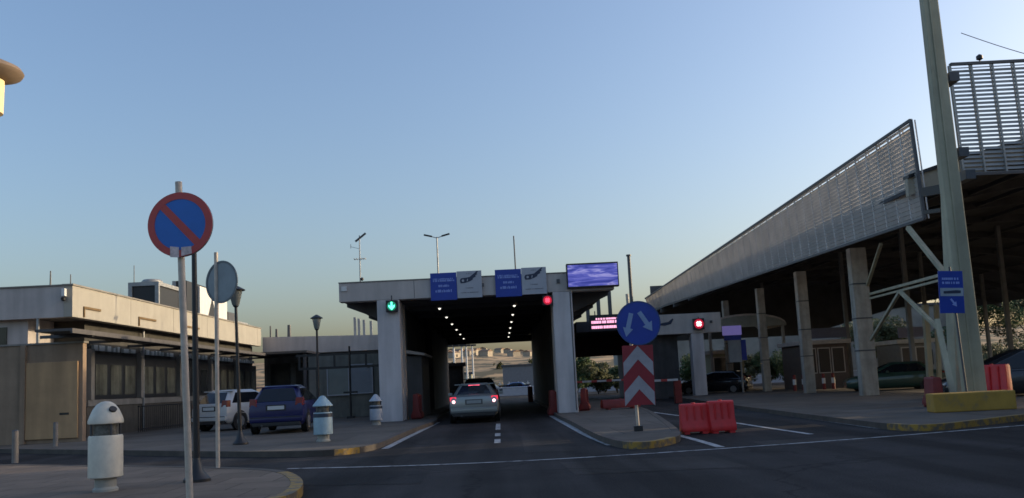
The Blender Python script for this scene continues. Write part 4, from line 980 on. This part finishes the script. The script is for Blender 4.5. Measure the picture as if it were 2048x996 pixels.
MB().plate([(-2.6*math.cos(math.pi*i/n), 4.2 + .74*math.sin(math.pi*i/n)) for i in range(n + 1)], -.06, -.003).build('gable_panel', mat('shelter_panel', (.26, .27, .24), .7), r)
for sx_ in (-2.4, 2.4): MB().box(sx_ - .08, sx_ + .08, .1, .26, 0, 4.2).build('post', GALV, r)
r = thing('lit_purple_sign', 'small lit purple sign box over a blue board beyond the grey column', 'sign', (13.8, 50, 0))
MB().box(-.5, .6, 0, .2, 3.5, 4.05).build('light_box', PURP, r, bevel=.01); MB().box(-.45, .55, .02, .12, 3.2, 3.49).build('header', SBLUE, r)
MB().box(-.25, .5, 0, .1, 1.9, 3.19).build('board', mat('pale_board', (.30, .34, .38), .6), r); MB().box(.52, .8, 0, .1, 2.0, 3.19).build('side_board', SBLUE, r); MB().tube((.5, .25, 0), (.5, .25, 3.9), .06, .06, 8).build('pole', GALV, r)
rr = random.Random(11)
for i in range(5):
    x = 16.4 + i * .55; y = 47.5 + rr.uniform(-.5, .5)
    lab = ('first', 'second', 'third', 'fourth', 'fifth')[i] + ' red and white lane post from the left under the canopy'
    if i == 0:
        LP = thing('lane_post', lab, 'bollard', (x, y, 0), 0, 'red and white lane posts under the canopy')
        MB().tube((0, 0, 0), (0, 0, 1.0), .09, .08, 10).build('post', REDD, LP); MB().tube((0, 0, .45), (0, 0, .75), .097, .095, 10).build('band', WHT, LP)
    else: dup(LP, (x, y, 0), label=lab)
# barrier arms
def arm(x0, x1, y, z, label, m_=SWHITE):
    r = thing('barrier_arm', label, 'barrier arm', (x0, y, 0), 0, 'boom barriers')
    MB().box(-.16, .16, -.16, .16, 0, 1.05).build('cabinet', REDD, r, bevel=.02)
    MB().bar((0, -.2, z), (x1 - x0, -.2, z), .05, .10).build('boom', m_, r)
    m = MB(); k = 0; L_ = abs(x1 - x0); s_ = 1 if x1 > x0 else -1
    for i in range(int(L_ / .8)): m.box(min(s_*(.5 + i*.8), s_*(.8 + i*.8)), max(s_*(.5 + i*.8), s_*(.8 + i*.8)), -.235, -.165, z - .055, z + .055)
    m.build('stripe', SRED, r)
arm(2.0, -.1, 57.5, 1.15, 'white boom lowered across the far end of the covered lane'); arm(7.3, 3.6, 46, 1.2, 'boom across the gap between the portal and chevron board'); arm(8.3, 5.8, 40, 1.1, 'short white boom behind the chevron board')
# ------------------------------------------------------------ view through the tunnel
def single_lamp(x, y, h, label):
    r = thing('street_lamp', label, 'street lamp', (x, y, 0), 0, 'pale lamp posts beyond the covered lane')
    MB().tube((0, 0, 0), (0, 0, h), .13, .10, 8).build('pole', WHT, r, smooth=True)
    MB().box(-.55, .55, -.15, .15, h, h + .22).build('lamp_head', BLK, r, bevel=.03); return r
for i, (u, y) in enumerate(((897, 78), (911, 86), (927, 95), (936, 105), (948, 118))):
    single_lamp((u - 1000)/F*y, y, (772 - 694)/F*y + CAMZ, ('first', 'second', 'third', 'fourth', 'fifth')[i] + ' pale lamp post from the left seen through the covered lane')
booth_ = booth(-3.2, 62.5, 1.1, 2, 2.75, 'dark booth at the far left end of the covered lane', BLK, BLK)
r = thing('retaining_wall', 'long pale low wall beyond the covered lane', 'wall', (5, 92, 0))
MB().box(-9, 40, 0, .35, 0, .85).build('wall', SGREY, r)
MB().box(-9.05, 40, -.04, .39, .853, .93).build('coping', SWHITE, r)
make_car('blue car beyond the boom at the far end of the covered lane', (3.8, 106, 0), rad(80), mat('blue_car_paint', (.08, .14, .30), .3, coat=.5), 'saloon', group='cars beyond the lane')
make_car('white van like car beyond the covered lane by the pale lamp posts', (-4.6, 100, 0), rad(20), WPAINT, 'hatch', Hh=1.8, group='cars beyond the lane')
make_car('grey car beyond the lane on the far road', (.2, 112, 0), rad(85), SILV, 'saloon', group='cars beyond the lane')
# scooter like dark figure near the centre line
x_ = -.15
r = thing('traffic_cone', 'dark cone on the centre line beyond the silver saloon', 'traffic cone', (-.2, 58, 0)); MB().lathe([(.22, 0), (.22, .04), (.14, .05), (.03, .75), (.0, .76)], n=16).build('cone', BLK, r, smooth=True); MB().box(-.24, .24, -.24, .24, .0, .03).build('foot', RUB, r)
hr = random.Random(21); hm = None
places = []
for i in range(26):
    u = 890 + i * 7.2 + hr.uniform(-4, 4); y = 330 + hr.uniform(0, 260); x = (u - 1000)/F*y; z = hill_z(x, y)
    lab = ('small pale house on the far hill behind the checkpoint')
    if hm is None:
        hm = thing('hill_house', lab, 'house', (x, y, z - .4), hr.uniform(0, 3), 'small houses on the far hill')
        hm.scale = (.75, .75, .75); MB().box(-3, 3, -2.4, 2.4, 0, 3.2).build('wall', STONE, hm)
        MB().add([(-3.2, -2.6, 3.203), (3.2, -2.6, 3.203), (3.2, 2.6, 3.203), (-3.2, 2.6, 3.203), (-3.2, 0, 4.2), (3.2, 0, 4.2)], [(3, 2, 1, 0), (0, 1, 5, 4), (2, 3, 4, 5), (0, 4, 3), (1, 2, 5)]).build('roof', TERR, hm)
        MB().box(-1, .4, -2.45, -2.403, 1, 2.2).build('window', GLASS, hm)
    else:
        hm2 = dup(hm, (x, y, z - .4), rz=hr.uniform(0, 3), label=lab)
def far_block(x0, x1, y, d, h, m_, label, wins=True):
    r = thing('far_building', label, 'building', ((x0 + x1)/2, y, 0)); O_ = r.location
    MB(O_).box(x0, x1, y, y + d, -.1, h).build('wall', m_, r)
    MB(O_).box(x0 - .2, x1 + .2, y - .2, y + d + .2, h + .003, h + .3).build('roof', CONC_D, r)
    if wins:
        n_ = max(1, int((x1 - x0) / 3.2))
        for k in range(n_):
            xx = x0 + (k + .25) * (x1 - x0) / n_
            MB(O_).box(xx, xx + (x1 - x0) / n_ * .5, y - .04, y - .003, 1.1, min(h - .5, 2.8)).build('window', GLASS, r)
far_block(.6, 13, 150, 8, 4.3, mat('far_grey_wall', (.18, .185, .20), .8), 'long grey low building seen through the right half of the covered lane', False)
far_block(-10.5, -4.2, 128, 6, 3.0, mat('far_olive_wall', (.34, .33, .25), .8), 'pale low building behind the far lamp posts')
far_block(14, 53.3, 96, 8, 7.8, mat('far_dark_wall', (.26, .25, .22), .85, var=.3, scale=.3), 'long dim building far behind the toll booths')
for i in range(9):
    x = .0 + i * 1.5; y = 138 + (i % 3)
    lab = ('first', 'second', 'third', 'fourth', 'fifth', 'sixth', 'seventh', 'eighth', 'ninth')[i] + ' small fence post from the left before the long grey far building'
    if i == 0: fp = thing('fence_post', lab, 'post', (x, y, 0), 0, 'posts before the far grey building'); MB().box(-.06, .06, -.06, .06, 0, 1.6).build('shaft', WHT, fp); MB().box(-.3, .3, -.03, .03, 1.2, 1.3).build('crossbar', WHT, fp)
    else: dup(fp, (x, y, 0), label=lab)
# ------------------------------------------------------------ plants
def foliage(mb, c, rx, ry, rz_, n, s, rnd):
    cl = [(Vector((rnd.gauss(0, .45), rnd.gauss(0, .45), rnd.gauss(0, .42))), rnd.uniform(.25, .5)) for _ in range(14)]
    for _ in range(n):
        q, rr_ = rnd.choice(cl); p = q + Vector((rnd.gauss(0, 1), rnd.gauss(0, 1), rnd.gauss(0, 1))).normalized() * rr_ * rnd.uniform(.5, 1.0)
        if p.length > 1.35: continue
        p = Vector((c[0] + p.x*rx, c[1] + p.y*ry, c[2] + p.z*rz_))
        if p.z < .1: continue
        a = Vector((rnd.gauss(0, 1), rnd.gauss(0, 1), rnd.gauss(0, 1))).normalized(); b_ = a.orthogonal().normalized(); k = s * rnd.uniform(.6, 1.3)
        mb.add([p - a*k, p + b_*k*.45, p + a*k, p - b_*k*.45], [(0, 1, 2, 3)])
def tree(x, y, h, rcrown, label, seed, leaf=LEAF, group='trees beyond the canopy', n=7500, s=.19):
    rnd = random.Random(seed); r = thing('tree', label, 'tree', (x, y, 0), 0, group)
    m = MB(); m.tube((0, 0, 0), (.1, 0, h*.45), .16, .11, 8)
    for k in range(6):
        a = rnd.uniform(0, 6.3); m.tube((.1, 0, h*rnd.uniform(.3, .45)), (rcrown*.6*math.cos(a), rcrown*.6*math.sin(a), h*rnd.uniform(.6, .85)), .07, .025, 6)
    m.build('trunk', BARK, r)
    m = MB(); foliage(m, (0, 0, h*.66), rcrown, rcrown, h*.36, n, s, rnd); m.build('crown', leaf, r)
def bush(x, y, h, rx, label, seed, leaf=LEAF, group='bushes', n=3600, s=.15):
    rnd = random.Random(seed); r = thing('bush', label, 'bush', (x, y, 0), 0, group)
    m = MB(); foliage(m, (0, 0, h*.5), rx, rx*.8, h*.45, n, s, rnd); m.build('foliage', leaf, r)
    m = MB()
    for k in range(4): m.tube((0, 0, 0), (rnd.uniform(-.5, .5)*rx, rnd.uniform(-.4, .4)*rx, h*.6), .04, .02, 5)
    m.build('stem', BARK, r)
tree(47.0, 84, 9.2, 4.4, 'bushy green tree seen just right of the pylon under the canopy', 31)
tree(54.5, 86, 9.8, 4.8, 'larger green tree at the right edge under the canopy', 32, LEAF2)
tree(62.0, 90, 9.5, 5.0, 'tree farthest right beyond the canopy', 33)
tree(40.0, 88, 6.5, 3.4, 'dim tree beyond the canopy left of the pylon', 34, LEAF2)
ords = ('leftmost', 'second', 'third', 'rightmost')
for i, x in enumerate((6.6, 8.6, 10.4)): bush(x, 74 + i, 3.4, 2.0, ords[i] + ' green bush seen between the portal and the round arrow sign' if i < 2 else 'green bush seen behind the chevron board', 40 + i, LEAF if i != 1 else LEAF2)
for i, x in enumerate((15.5, 18.2, 20.8, 23.4)): bush(x * 1.2, 79 + i % 2, 3.6, 2.1, ords[i] + ' bush in the row beyond the grey column of the second lane', 50 + i, LEAF2 if i % 2 else LEAF)
bush(44.5, 77, 3.2, 3.2, 'low olive bush right of the pylon foot', 60, LEAF2)
bush(51.5, 78, 3.4, 3.2, 'low bush at the right edge below the trees', 61, LEAF)

tr = random.Random(77)
for i in range(16):
    y = 175 + tr.uniform(0, 110); x = -14 + i * 2.7 + tr.uniform(-1, 1); hh_ = tr.uniform(2.2, 4.2)
    lab = 'dark scrubby bush on the slope beyond the covered lane'
    if i < 4:
        b_ = thing('hill_bush', lab, 'bush', (x, y, hill_z(x, y) - .1), 0, 'scrubby bushes on the far slope')
        m = MB(); foliage(m, (0, 0, hh_*.5), hh_*.6, hh_*.6, hh_*.5, 900, .22, tr); m.build('foliage', LEAF2, b_)
        MB().tube((0, 0, -.2), (0, 0, hh_*.5), .1, .05, 5).build('stem', BARK, b_); src_ = b_
    else: dup(src_, (x, y, hill_z(x, y) - .1), rz=tr.uniform(0, 6))
